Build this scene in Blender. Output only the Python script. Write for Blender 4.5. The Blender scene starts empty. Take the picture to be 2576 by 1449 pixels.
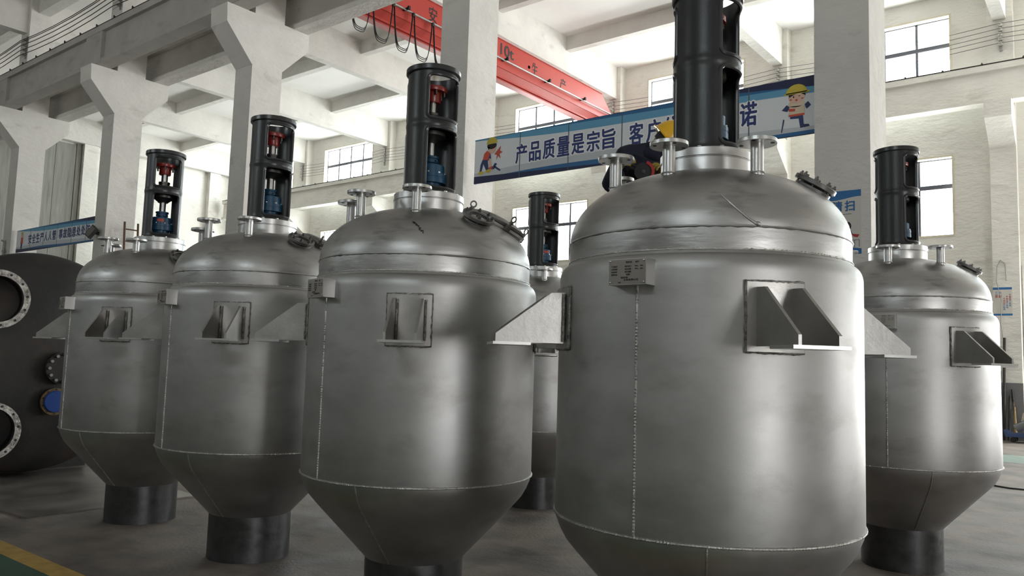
import bpy, math, random
from mathutils import Vector, Matrix
random.seed(7)
C = bpy.context.scene.collection
SC = bpy.context.scene
PI = math.pi

# ------------------------------------------------------------------ camera
cam_d = bpy.data.cameras.new('camera'); cam = bpy.data.objects.new('camera', cam_d); C.objects.link(cam)
F_PX, PITCH, ROLL, YAW, CAM_Z = 1983.356, math.radians(5.3025), math.radians(1.7825), math.radians(38.1306), 1.6188
fw = Vector((-math.sin(YAW)*math.cos(PITCH), math.cos(YAW)*math.cos(PITCH), math.sin(PITCH)))
r0 = Vector((math.cos(YAW), math.sin(YAW), 0)); u0 = r0.cross(fw)
rt = math.cos(ROLL)*r0 + math.sin(ROLL)*u0; up = -math.sin(ROLL)*r0 + math.cos(ROLL)*u0
m = Matrix((rt, up, -fw)).transposed().to_4x4(); m.translation = (0, 0, CAM_Z)
cam.matrix_world = m
cam_d.sensor_fit = 'HORIZONTAL'; cam_d.sensor_width = 36; cam_d.lens = F_PX/2576*36
cam_d.clip_end = 300; cam_d.clip_start = .05
SC.camera = cam

# ------------------------------------------------------------------ world, exposure
W = bpy.data.worlds.new('overcast'); SC.world = W; W.use_nodes = True
nt = W.node_tree; nt.nodes.clear()
wo = nt.nodes.new('ShaderNodeOutputWorld'); bg = nt.nodes.new('ShaderNodeBackground')
tc = nt.nodes.new('ShaderNodeTexCoord'); sx = nt.nodes.new('ShaderNodeSeparateXYZ')
mr = nt.nodes.new('ShaderNodeMapRange'); cr = nt.nodes.new('ShaderNodeMix'); cr.data_type = 'RGBA'
nt.links.new(tc.outputs['Generated'], sx.inputs[0]); nt.links.new(sx.outputs['Z'], mr.inputs[0])
mr.inputs[1].default_value = -.06; mr.inputs[2].default_value = .12
nt.links.new(mr.outputs[0], cr.inputs[0])
cr.inputs[6].default_value = (1.5, 1.48, 1.45, 1); cr.inputs[7].default_value = (.93, .98, 1, 1)
nt.links.new(cr.outputs[2], bg.inputs['Color']); bg.inputs['Strength'].default_value = 14.0
nt.links.new(bg.outputs[0], wo.inputs[0])
SC.view_settings.view_transform = 'Standard'; SC.view_settings.look = 'None'
SC.view_settings.gamma = 1; SC.view_settings.exposure = 0.28
SC.view_settings.use_curve_mapping = False
cy = SC.cycles
cy.use_denoising = True; cy.max_bounces = 7; cy.diffuse_bounces = 5; cy.glossy_bounces = 4
cy.transparent_max_bounces = 8; cy.sample_clamp_indirect = 6; cy.caustics_reflective = False; cy.caustics_refractive = False

# ------------------------------------------------------------------ daylight through the openings (portals of the sky)
def portal(cx, cy_, cz, w, h, facing):
    l = bpy.data.lights.new('daylight_opening', 'AREA'); l.shape = 'RECTANGLE'; l.size = w; l.size_y = h
    l.cycles.is_portal = True
    o = bpy.data.objects.new('daylight_opening', l); C.objects.link(o); o.location = (cx, cy_, cz)
    o.rotation_euler = Vector(facing).to_track_quat('-Z', 'Y').to_euler()

# ------------------------------------------------------------------ materials
def mk(name, col, rough=.5, metal=0., var=.08, scale=3., stretch=(1, 1, 1), bump=0., bscale=30., bstretch=(1, 1, 1), rvar=0.,
       stain=None, stain_scale=1.5, stain_stretch=(1, 1, 1), stain_lo=.55, stain_hi=.75, coat=0., bdist=.02):
    M = bpy.data.materials.new(name); M.use_nodes = True
    n = M.node_tree.nodes; L = M.node_tree.links; b = n['Principled BSDF']
    b.inputs['Roughness'].default_value = rough; b.inputs['Metallic'].default_value = metal
    if coat: b.inputs['Coat Weight'].default_value = coat
    c = n.new('ShaderNodeTexCoord')
    def noise(sc, st, detail=5):
        mp = n.new('ShaderNodeMapping'); mp.inputs['Scale'].default_value = st
        L.new(c.outputs['Object'], mp.inputs[0])
        t = n.new('ShaderNodeTexNoise'); t.inputs['Scale'].default_value = sc; t.inputs['Detail'].default_value = detail; t.inputs['Roughness'].default_value = .58
        L.new(mp.outputs[0], t.inputs['Vector']); return t
    t = noise(scale, stretch)
    r = n.new('ShaderNodeValToRGB')
    r.color_ramp.elements[0].position = .3; r.color_ramp.elements[1].position = .7
    r.color_ramp.elements[0].color = tuple(x*(1-var) for x in col)+(1,); r.color_ramp.elements[1].color = tuple(min(1, x*(1+var)) for x in col)+(1,)
    L.new(t.outputs[0], r.inputs[0]); out = r.outputs[0]
    if stain:
        s = noise(stain_scale, stain_stretch, 8)
        q = n.new('ShaderNodeMapRange'); q.inputs[1].default_value = stain_lo; q.inputs[2].default_value = stain_hi
        L.new(s.outputs[0], q.inputs[0])
        mx = n.new('ShaderNodeMix'); mx.data_type = 'RGBA'; L.new(q.outputs[0], mx.inputs[0]); L.new(out, mx.inputs[6])
        mx.inputs[7].default_value = tuple(stain)+(1,); out = mx.outputs[2]
    L.new(out, b.inputs['Base Color'])
    if rvar:
        q = n.new('ShaderNodeMapRange'); q.inputs[3].default_value = rough-rvar; q.inputs[4].default_value = rough+rvar
        q.inputs[1].default_value = .3; q.inputs[2].default_value = .7
        L.new(t.outputs[0], q.inputs[0]); L.new(q.outputs[0], b.inputs['Roughness'])
    if bump:
        t2 = noise(bscale, bstretch)
        bp = n.new('ShaderNodeBump'); bp.inputs['Strength'].default_value = bump; bp.inputs['Distance'].default_value = bdist
        L.new(t2.outputs[0], bp.inputs['Height']); L.new(bp.outputs[0], b.inputs['Normal'])
    return M
PLASTER = mk('white_plaster', (.77, .75, .70), .85, bdist=.05, var=.06, scale=1.2, bump=.8, bscale=3.5, bstretch=(1, 1, 2.2), stain=(.47, .435, .38), stain_scale=.9, stain_stretch=(1, 1, 3.2), stain_lo=.58, stain_hi=.85)
CONCRETE = mk('whitewashed_concrete', (.665, .645, .61), .85, bdist=.032, var=.06, scale=1.6, bump=.8, bscale=5, bstretch=(1, 1, 1.6), stain=(.40, .375, .34), stain_scale=1.3, stain_stretch=(1, 1, 2), stain_lo=.6, stain_hi=.85)
SLAB = mk('white_ceiling', (.82, .81, .785), .9, var=.03, scale=.8, bump=.1, bscale=4)
RAWBEAM = mk('grey_beam_paint', (.42, .40, .375), .8, var=.1, scale=1.5, bump=.25, bscale=8, stain=(.3, .285, .265), stain_scale=1.2, stain_stretch=(1, 1, 2.5))
GREYDADO = mk('grey_dado_paint', (.16, .16, .165), .7, var=.1)
FLOOR = mk('worn_concrete_floor', (.185, .155, .134), .7, var=.38, scale=2.6, stretch=(.8, .7, 1), bump=.35, bscale=30, rvar=.12, stain=(.07, .06, .054), stain_scale=1.3, stain_stretch=(.8, 1.2, 1), stain_lo=.48, stain_hi=.70)
YELLOW = mk('yellow_floor_paint', (.42, .27, .07), .6, var=.25, scale=6)
GREEN = mk('green_floor_paint', (.04, .095, .062), .55, var=.2, scale=3)
STEEL = mk('blasted_stainless_steel', (.43, .425, .42), .48, 1, var=.12, scale=2.2, stretch=(1, 1, 1.6), bump=.035, bscale=160, rvar=.06,
           stain=(.34, .33, .315), stain_scale=3, stain_stretch=(1, 1, 2), stain_lo=.5, stain_hi=.75)
HEAD = mk('scuffed_stainless_steel', (.43, .425, .42), .41, 1, var=.14, scale=3, stretch=(1, 1, 4), bump=.10, bscale=9, bstretch=(.5, .5, 2.5), rvar=.09,
          stain=(.24, .235, .225), stain_scale=3.5, stain_stretch=(1, 1, 4), stain_lo=.56, stain_hi=.75)
BRIGHT = mk('turned_stainless_steel', (.56, .555, .55), .33, 1, var=.05, scale=10, bump=.04, bscale=60, bstretch=(1, 1, 8))
PLATE = mk('cut_steel_plate', (.41, .40, .385), .40, 1, var=.12, scale=6, bump=.06, bscale=40, rvar=.06)
WELD = mk('weld_bead_steel', (.46, .45, .43), .40, 1, var=.2, scale=30, bump=.3, bscale=120)
ROUGHWELD = mk('burnt_weld_steel', (.30, .29, .275), .5, .9, var=.6, scale=25, bump=.9, bscale=50)
SKIRT = mk('dark_mill_scale_steel', (.085, .085, .087), .38, .85, var=.25, scale=9, bump=.08, bscale=20, rvar=.1)
BLACK = mk('black_enamel', (.016, .017, .019), .34, 0, var=.15, scale=5, bump=.06, bscale=50)
LIPBLACK = mk('black_enamel_edge', (.03, .031, .033), .28, 0, var=.1)
REDP = mk('red_coupling_paint', (.23, .018, .014), .3, 0, var=.1)
BLUEP = mk('blue_seal_paint', (.012, .062, .125), .28, 0, var=.1)
REDLABEL = mk('red_label', (.45, .06, .04), .5)
BLACKMETAL = mk('dark_bearing_steel', (.12, .115, .11), .32, .9, var=.2)
CAST = mk('dark_cast_steel', (.2, .195, .19), .4, .9, var=.25, scale=8)
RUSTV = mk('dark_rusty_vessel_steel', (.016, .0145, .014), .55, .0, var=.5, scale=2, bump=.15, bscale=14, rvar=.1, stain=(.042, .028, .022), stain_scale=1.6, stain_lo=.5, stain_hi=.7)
FLANGEV = mk('scratched_flange_steel', (.30, .285, .265), .32, .9, var=.7, scale=14, stretch=(1, 1, 1), bump=.5, bscale=30)
INNERV = mk('vessel_inside_shade_black', (.008, .007, .007), .7, .2)  # near-black colour stands in for the shade inside the nozzles
BLUECOVER = mk('blue_plastic_cover', (.004, .05, .27), .5)
OCHRE = mk('rusty_ochre_rim', (.16, .095, .04), .6, var=.4, scale=20)
CRANE = mk('crane_red_paint', (.42, .040, .028), .42, 0, var=.07, scale=1.5, bump=.04, bscale=6)
INK = mk('black_lettering', (.012, .012, .013), .6)
CABLE = mk('black_cable_rubber', (.012, .012, .012), .5)
GREYSTEEL = mk('grey_galvanised_steel', (.33, .32, .30), .45, .7, var=.15, scale=10)
RAIL = mk('dark_rusty_rail', (.045, .04, .034), .7, .3, var=.3, scale=10, bump=.3, bscale=40)
WIRE = mk('bare_wire', (.07, .065, .06), .5, .5)
CERAMIC = mk('white_insulator', (.62, .6, .56), .35)
DARKINS = mk('grey_insulator', (.2, .19, .18), .4)
FRAME = mk('cream_window_reveal', (.66, .60, .47), .6, var=.05)
MUNTIN = mk('dark_steel_sash', (.09, .095, .12), .6)
DOORGREY = mk('grey_sheet_door', (.30, .30, .285), .5, .1, var=.08, scale=2, stretch=(1, 6, 1))
GATEDARK = mk('dark_grey_panel', (.27, .27, .245), .7, 0, var=.18, scale=2, stretch=(1, 5, .3), stain=(.17, .165, .15), stain_scale=2, stain_stretch=(1, 6, .4))
BANWHITE = mk('banner_white_vinyl', (.76, .79, .82), .55, var=.02)
BANGREY = mk('banner_pale_grey_print', (.55, .58, .61), .55, var=.02)
BANBLUE = mk('banner_blue_print', (.02, .13, .31), .5, var=.02)
BANSKY = mk('banner_sky_blue_print', (.12, .36, .56), .5, var=.02)
BANNAVY = mk('banner_navy_print', (.012, .017, .072), .5, var=.02)
BANINK = mk('banner_navy_lettering', (.018, .035, .165), .5)
BANHALO = mk('banner_white_outline', (.92, .92, .92), .55)
BANDARK = mk('banner_fold_shadow_and_pole', (.10, .13, .16), .6)  # for the painted crease shadows and the end poles
SKINP = mk('printed_skin_tone', (.72, .48, .38), .6)
SUITP = mk('printed_navy_suit', (.03, .05, .14), .6)
YELP = mk('printed_yellow_helmet', (.60, .48, .06), .6)
ORNP = mk('printed_orange_red', (.60, .09, .05), .6)
CREAMP = mk('printed_cream', (.68, .56, .42), .6)
POSTER = mk('poster_white_paper', (.62, .60, .555), .6, var=.04)
POSTERRED = mk('poster_red_ink', (.42, .03, .03), .6)
POSTERBLUE = mk('poster_blue_ink', (.02, .14, .36), .5)
PLATETAG = mk('nameplate_steel', (.36, .335, .31), .34, 1, var=.05, scale=4)
HELMET = mk('yellow_helmet_plastic', (.75, .42, .012), .3)
NAVYCLOTH = mk('navy_work_cloth', (.010, .012, .028), .85, var=.2, scale=12, bump=.3, bscale=30)
SKIN = mk('skin', (.35, .19, .13), .5)
HAIR = mk('black_hair', (.01, .009, .008), .6)
GLOVE = mk('yellow_leather_glove', (.27, .20, .03), .7, var=.2, scale=20)
SHOE = mk('black_leather_shoe', (.015, .014, .013), .5)
GRINDRED = mk('red_tool_plastic', (.42, .04, .035), .35)
SHEET = mk('brown_steel_sheet', (.17, .15, .135), .42, .5, var=.25, scale=2, rvar=.1)
BROWNRUST = mk('rusty_ladder_steel', (.12, .07, .045), .6, .4, var=.3, scale=20)
SACK = mk('white_woven_sack', (.55, .50, .43), .8, var=.15, scale=10, bump=.4, bscale=20)
TROLBLUE = mk('blue_trolley_paint', (.03, .06, .16), .45)
PIPEGREY = mk('grey_steel_pipe', (.16, .17, .18), .4, .6)
STRAW = mk('straw_broom', (.36, .26, .12), .8, var=.3, scale=40)
DARKLAMP = mk('dark_lamp_housing', (.03, .03, .03), .5)
LAMPGLASS = mk('lamp_glass', (.16, .15, .14), .25)
CLEAR = bpy.data.materials.new('window_glass'); CLEAR.use_nodes = True
_n = CLEAR.node_tree.nodes; _n.clear(); _o = _n.new('ShaderNodeOutputMaterial'); _m = _n.new('ShaderNodeMixShader')
_t = _n.new('ShaderNodeBsdfTransparent'); _g = _n.new('ShaderNodeBsdfGlossy'); _g.inputs['Roughness'].default_value = .1
_t.inputs['Color'].default_value = (.92, .95, .95, 1)
_m.inputs[0].default_value = .06; CLEAR.node_tree.links.new(_t.outputs[0], _m.inputs[1]); CLEAR.node_tree.links.new(_g.outputs[0], _m.inputs[2]); CLEAR.node_tree.links.new(_m.outputs[0], _o.inputs[0])
SIGHT = mk('sight_glass', (.05, .055, .055), .06, 0)

# ------------------------------------------------------------------ mesh helpers
class MB:
    def __init__(s): s.v = []; s.f = []
    def add(s, vs, fs, M=None):
        o = len(s.v)
        s.v += [tuple(M @ Vector(p)) if M else tuple(p) for p in vs]
        s.f += [tuple(i+o for i in f) for f in fs]; return s
    def box(s, x0, x1, y0, y1, z0, z1, M=None):
        v = [(x, y, z) for z in (z0, z1) for y in (y0, y1) for x in (x0, x1)]
        return s.add(v, [(0, 2, 3, 1), (4, 5, 7, 6), (0, 1, 5, 4), (2, 6, 7, 3), (0, 4, 6, 2), (1, 3, 7, 5)], M)
    def lathe(s, prof, n=48, M=None, a0=0., a1=2*PI, close=False):
        full = abs(a1-a0-2*PI) < 1e-6; k = n if full else n+1
        vs = [(r*math.cos(a0+(a1-a0)*i/n), r*math.sin(a0+(a1-a0)*i/n), z) for r, z in prof for i in range(k)]
        fs = []; P = len(prof)
        for j in range(P if close else P-1):
            j2 = (j+1) % P
            for i in range(n):
                i2 = (i+1) % k
                fs.append((j*k+i, j*k+i2, j2*k+i2, j2*k+i))
        if not close:
            if prof[0][0] > 1e-6 and full and s.capb: fs.append(tuple(range(k))[::-1])
            if prof[-1][0] > 1e-6 and full and s.capt: fs.append(tuple((P-1)*k+i for i in range(k)))
        elif not full:
            fs.append(tuple(j*k for j in range(P))[::-1]); fs.append(tuple(j*k+n for j in range(P)))
        return s.add(vs, fs, M)
    capb = True; capt = True
    def cyl(s, p0, p1, r0, r1=None, n=20):
        p0, p1 = Vector(p0), Vector(p1); d = p1-p0
        M = Matrix.Translation(p0) @ d.to_track_quat('Z', 'Y').to_matrix().to_4x4()
        return s.lathe([(r0, 0), (r0 if r1 is None else r1, d.length)], n, M)
    def prism(s, poly, h0, h1, M=None):
        n = len(poly)
        vs = [(x, y, h0) for x, y in poly]+[(x, y, h1) for x, y in poly]
        return s.add(vs, [tuple(range(n))[::-1], tuple(range(n, 2*n))]+[(i, (i+1) % n, n+(i+1) % n, n+i) for i in range(n)], M)
    def tube(s, pts, r, n=8, closed=False):
        pts = [Vector(p) for p in pts]; k = len(pts); rr = r if callable(r) else (lambda i: r)
        vs = []; pn = None
        for i, p in enumerate(pts):
            a = pts[(i-1) % k] if (closed or i > 0) else p; b = pts[(i+1) % k] if (closed or i < k-1) else p
            t = (b-a).normalized()
            if pn is None:
                pn = t.orthogonal().normalized()
            pn = (pn-t*pn.dot(t)).normalized(); bn = t.cross(pn)
            vs += [p+rr(i)*(math.cos(2*PI*j/n)*pn+math.sin(2*PI*j/n)*bn) for j in range(n)]
        fs = []
        for i in range(k if closed else k-1):
            i2 = (i+1) % k
            fs += [(i*n+j, i*n+(j+1) % n, i2*n+(j+1) % n, i2*n+j) for j in range(n)]
        if not closed: fs += [tuple(range(n))[::-1], tuple((k-1)*n+j for j in range(n))]
        return s.add(vs, fs)
    def sphere(s, c, r, n=12, sc=(1, 1, 1)):
        k = n//2
        prof = [(r*math.sin(PI*i/k), -r*math.cos(PI*i/k)) for i in range(k+1)]; prof[0] = (1e-7, -r); prof[-1] = (1e-7, r)
        return s.lathe(prof, n, Matrix.Translation(c) @ Matrix.Diagonal((*sc, 1)))
    def mesh(s, name, mat, smooth=35):
        me = bpy.data.meshes.new(name); me.from_pydata(s.v, [], s.f); me.validate(); me.update()
        bm_fix(me)
        if mat: me.materials.append(mat)
        if smooth: me.shade_smooth(); me.set_sharp_from_angle(angle=math.radians(smooth))
        return me
    def build(s, name, mat, parent=None, loc=(0, 0, 0), rot=(0, 0, 0), smooth=35):
        return link(name, s.mesh(name, mat, smooth), parent, loc, rot)
import bmesh
def bm_fix(me):
    b = bmesh.new(); b.from_mesh(me); bmesh.ops.recalc_face_normals(b, faces=b.faces); b.to_mesh(me); b.free()
def link(name, me, parent=None, loc=(0, 0, 0), rot=(0, 0, 0)):
    o = bpy.data.objects.new(name, me); C.objects.link(o); o.location = loc; o.rotation_euler = rot
    if parent: o.parent = parent
    return o
cache = {}
def part(key, name, make, mat, parent, loc=(0, 0, 0), rot=(0, 0, 0), smooth=35):
    if key not in cache: cache[key] = make().mesh(name, mat, smooth)
    return link(name, cache[key], parent, loc, rot)
def tag(o, label, cat, group=None):
    o['label'] = label; o['category'] = cat
    if group: o['group'] = group
    return o
def thing(name, label, cat, loc=(0, 0, 0), rotz=0, group=None):
    o = bpy.data.objects.new(name, None); C.objects.link(o); o.location = loc; o.rotation_euler = (0, 0, rotz)
    o.empty_display_size = .2
    return tag(o, label, cat, group)
def struct(o): o['kind'] = 'structure'; return o
def txt(body, size, bold=0.):
    c = bpy.data.curves.new('lettering', 'FONT'); c.body = body; c.size = size; c.offset = bold; c.resolution_u = 3
    o = bpy.data.objects.new('lettering', c); C.objects.link(o)
    bpy.context.view_layer.update()
    me = bpy.data.meshes.new_from_object(o.evaluated_get(bpy.context.evaluated_depsgraph_get()))
    vs = [tuple(v.co) for v in me.vertices]; fs = [tuple(p.vertices) for p in me.polygons]
    bpy.data.objects.remove(o); bpy.data.curves.remove(c); bpy.data.meshes.remove(me)
    return vs, fs
def put_text(mb, body, cx, cz, w, h, mapf, bold=0.):
    """fit one string into the box w x h centred on (cx, cz); mapf takes the two flat coordinates to a point"""
    vs, fs = txt(body, 1)
    if not vs: return
    x0 = min(v[0] for v in vs); x1 = max(v[0] for v in vs); y0 = min(v[1] for v in vs); y1 = max(v[1] for v in vs)
    pts = [(cx+((v[0]-x0)/(x1-x0)-.5)*w, cz+((v[1]-y0)/(y1-y0)-.5)*h) for v in vs]
    n_ = 0 if not bold else (6 if bold < .03 else 10)
    for i in range(max(1, n_)):
        dx, dz = (bold*h*math.cos(2*PI*i/n_), bold*h*math.sin(2*PI*i/n_)) if n_ else (0, 0)
        o_ = Vector(mapf(0, 0)); nv = (Vector(mapf(1, 0))-o_).cross(Vector(mapf(0, 1))-o_).normalized()*(.00012*i)
        mb.add([tuple(Vector(mapf(x+dx, z+dz))+nv) for x, z in pts], fs)

# ================================================================== SETTING
XL, XR, YN, YF, ZC = -38.8, 14.0, -6.2, 24.4, 12.35
COLX = [-2.48-6*k for k in range(-2, 6)]             # column centre lines, 9.52 ... -32.48
MB().box(XL-.3, XR+.3, YN-.3, YF+.3, -.2, 0).build('floor', FLOOR, smooth=0)['kind'] = 'structure'
MB().box(XL-.3, XR+.3, YN-.3, YF+.3, ZC, ZC+.25).build('ceiling', SLAB, smooth=0)['kind'] = 'structure'
def wall_y(name, y0, y1, x0, x1, holes, mat):
    """wall in the x-z plane from y0 to y1, holes = [(xa, xb, za, zb)]"""
    b = MB(); xs = sorted({x0, x1, *[h[0] for h in holes], *[h[1] for h in holes]}); zs = sorted({0, ZC, *[h[2] for h in holes], *[h[3] for h in holes]})
    for i in range(len(xs)-1):
        run = None
        for j in range(len(zs)-1):
            cx, cz = (xs[i]+xs[i+1])/2, (zs[j]+zs[j+1])/2
            if any(a < cx < b_ and c < cz < d for a, b_, c, d in holes):
                if run is not None: b.box(xs[i], xs[i+1], y0, y1, run, zs[j]); run = None
            elif run is None: run = zs[j]
        if run is not None: b.box(xs[i], xs[i+1], y0, y1, run, ZC)
    return struct(b.build(name, mat, smooth=0))
def swap(o):                                         # turn an x-wall into a y-wall
    for v in o.data.vertices: v.co = (v.co.y, v.co.x, v.co.z)
    bm_fix(o.data); return o
nwin = [0]
def window(xa, xb, za, zb, y0, y1, cols, transom, inside):
    """sash in the x-z plane; inside = +1 if the room lies at smaller y"""
    nwin[0] += 1; ym = y1-.06 if inside > 0 else y0+.06
    f = MB(); t = .065
    for x in [xa+(xb-xa)*i/cols for i in range(1, cols)]: f.box(x-t/2, x+t/2, ym-.02, ym+.02, za, zb)
    f.box(xa, xb, ym-.028, ym+.028, transom-.06, transom+.06)
    f.box(xa, xa+.03, ym-.02, ym+.02, za, zb); f.box(xb-.03, xb, ym-.02, ym+.02, za, zb)
    f.box(xa, xb, ym-.02, ym+.02, za, za+.03); f.box(xa, xb, ym-.02, ym+.02, zb-.03, zb)
    w = struct(f.build('window_%d' % nwin[0], MUNTIN, smooth=0))
    MB().box(xa+.04, xb-.04, ym-.004, ym+.004, za+.04, zb-.04).build('pane', CLEAR, w, smooth=0)
    g = MB(); yi = y0 if inside > 0 else y1; d = .012*inside
    ya, yb = sorted((yi-d, y1 if inside > 0 else y0))
    g.box(xa-.05, xa+.004, ya, yb, za-.05, zb+.05); g.box(xb-.004, xb+.05, ya, yb, za-.05, zb+.05)
    g.box(xa, xb, ya, yb, zb-.004, zb+.05); g.box(xa, xb, ya, yb, za-.05, za+.004)
    g.build('window_frame', FRAME, w, smooth=0)
    portal((xa+xb)/2, (y1+.02) if inside > 0 else (y0-.02), (za+zb)/2, xb-xa, zb-za, (0, -inside, 0))
    return w
far_holes, near_fill_holes = [], []
for k, x in enumerate(COLX):
    c = x-3
    if c-2 < XL: continue
    if k % 4 == 1 or k == 3: near_fill_holes.append((c-1.75, c+1.75, 6.2, 7.5))  # unseen windows behind the camera, added as daylight fill
    far_holes += [(c-1.75, c+1.75, 5.48, 7.68), (c-1.75, c+1.75, 9.55, 11.76)]
far_holes += [(-2.08, 2.9, 0, 4.5), (5.6, 7.4, 0, 3.2)]  # last opening is an unseen doorway added to brighten the far bay
wf = wall_y('wall_far', YF, YF+.28, XL, XR, far_holes, PLASTER)
wn = wall_y('wall_near', YN-.28, YN, XL, XR, near_fill_holes, mk('bounce_cutting_grey', (.33, .32, .305), .9))  # unseen wall, greyed to cut bounce light onto columns and tanks
for h in far_holes[-2:]: portal(max(h[0], -.6)/2+h[1]/2, YF+.3, h[3]/2, h[1]-max(h[0], -.6), h[3], (0, -1, 0))
for h in far_holes[:-2]: window(h[0], h[1], h[2], h[3], YF, YF+.28, 4, h[2]+(h[3]-h[2])*.64, 1)
for h in near_fill_holes: window(h[0], h[1], h[2], h[3], YN-.28, YN, 4, h[2]+(h[3]-h[2])*.64, -1)
struct(swap(wall_y('wall_left', XL-.28, XL, YN, YF, [], PLASTER)))
right_holes = [(-4.3, -1.4, 0, 3.5), (17.5, 21.5, 0, 4.0)]
struct(swap(wall_y('wall_right', XR, XR+.28, YN, YF, right_holes, PLASTER)))
for h in right_holes: portal(XR+.3, (h[0]+h[1])/2, (h[2]+h[3])/2, h[1]-h[0], h[3]-h[2], (-1, 0, 0))
for i, h in enumerate(right_holes[:2]):
    b = MB(); b.box(XR-.05, XR+.1, h[0]-.15, h[0], 0, h[3]+.15); b.box(XR-.05, XR+.1, h[1], h[1]+.15, 0, h[3]+.15); b.box(XR-.05, XR+.1, h[0], h[1], h[3], h[3]+.15)
    struct(b.build('door_%d' % (i+3), FRAME, smooth=0))
# grey leaf door in the far wall, right of the pier
b = MB()
b.box(-2.06, -.476, YF+.13, YF+.15, .02, 4.46)
for i in range(8): b.box(-2.06+i*.198, -2.06+i*.198+.188, YF+.12, YF+.16, 0.02, 4.46)
d1 = struct(b.build('door_1', DOORGREY, smooth=0))
b = MB(); b.box(-2.15, -2.06, YF-.05, YF+.2, 0, 4.55); b.box(2.88, 2.97, YF-.05, YF+.2, 0, 4.55); b.box(-2.06, 2.88, YF-.05, YF+.2, 4.46, 4.55)
b.build('door_frame', PLASTER, d1, smooth=0)
# dark panelled gate in the left end wall
b = MB(); ys = [12.4, 13.2, 13.9, 14.35, 14.95, 15.85]
for a, c in zip(ys[:-1], ys[1:]): b.box(XL+.02, XL+.10, a+.012, c-.012, .02, 11.1)
b.box(XL+.02, XL+.14, 12.3, 12.4, 0, 11.16); b.box(XL+.02, XL+.14, 15.85, 16.05, 0, 11.16); b.box(XL+.0, XL+.08, 12.4, 15.85, 0, 11.1)
struct(b.build('door_2', GATEDARK, smooth=0))
MB().box(XL, -2.16, YF-.012, YF+.05, 0, 1.46).build('baseboard_far', GREYDADO, smooth=0)['kind'] = 'structure'
ntrim = [0]
def trim(mb, mat):
    ntrim[0] += 1; return struct(mb.build('trim_%d' % ntrim[0], mat, smooth=0))
# roof beams across both bays, with the longitudinal beams between them
for x in COLX+[XL+.32]:
    trim(MB().box(x-.15, x+.15, YN, YF, 11.18, ZC), CONCRETE)
for y in (20.75, 17.15, 13.6, 5.6, 2.0, -1.6):
    b = MB(); xs = COLX+[XL+.32]
    for i in range(len(xs)-1): b.box(xs[i+1]+.15, xs[i]-.15, y, y+.25, 11.88, ZC)
    trim(b, CONCRETE)
b = MB(); xs = COLX+[XL+.32]
for i in range(len(xs)-1): b.box(xs[i+1]+.3, xs[i]-.3, 9.3, 9.62, 11.85, ZC)
trim(b, CONCRETE)
# piers on the far wall with corbels
for x in COLX[2:]:
    b = MB(); b.box(x-.3, x+.3, 24.05, YF, 0, ZC-.0)
    b.prism([(24.05, 7.65), (24.05, 8.72), (23.15, 8.72), (23.15, 8.28)], x-.3, x+.3, Matrix(((0, 0, 1, 0), (1, 0, 0, 0), (0, 1, 0, 0), (0, 0, 0, 1))))
    trim(b, PLASTER)
    if x == COLX[2]: trim(MB().box(x-.31, x+.31, 24.04, 24.06, 0, 1.46), GREYDADO)
# gable piers in the left end wall
b = MB(); b.box(XL, XL+.35, 16.1, 16.75, 0, 11.18); b.box(XL, XL+.2, 16.75, 18.1, 0, 11.18); trim(b, PLASTER)
b = MB(); b.box(XL, XL+.3, 22.6, 23.2, 0, 11.18); trim(b, PLASTER)
# floor markings
trim(MB().box(-30, 8, 2.55, 2.72, 0, .003), YELLOW); trim(MB().box(-30, 8, .9, 2.55, 0, .0025), GREEN)
trim(MB().box(-30, 9, 17.75, 19.5, 0, .003), mk('pale_green_floor_paint', (.20, .26, .22), .5, var=.15))
# ------------------------------------------------------------------ columns of the middle row
YZ = Matrix(((0, 0, 1, 0), (1, 0, 0, 0), (0, 1, 0, 0), (0, 0, 0, 1)))
clab = {9.52: 'whitewashed concrete column nearest the open end door', 3.52: 'whitewashed concrete column second from the open end door',
        -2.48: 'pale concrete column with the cleaning poster behind the largest tank', -8.48: 'pale concrete column standing behind the third tank, at the slogan banner start',
        -14.48: 'bracketed concrete column directly behind the second tank in the front row', -20.48: 'bracketed concrete column with a ladder, behind the leftmost upright tank',
        -26.48: 'bracketed concrete column at the left edge above the dark vessel', -32.48: 'farthest bracketed concrete column near the dark gate'}
for x in COLX:
    o = MB()
    o.prism([(9.09, 0), (9.82, 0), (9.82, ZC), (9.09, ZC)], x-.3, x+.3, YZ)
    o = o.build('concrete_column', CONCRETE, smooth=0)
    tag(o, clab[round(x, 2)], 'column', 'columns of the middle row')
    c = MB().prism([(9.08, 7.6), (9.83, 7.66), (10.46, 8.31), (10.46, 8.70), (8.44, 8.70), (8.46, 8.31)], x-.299, x+.299, YZ)
    c.build('corbel', CONCRETE, o, smooth=0)
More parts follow.
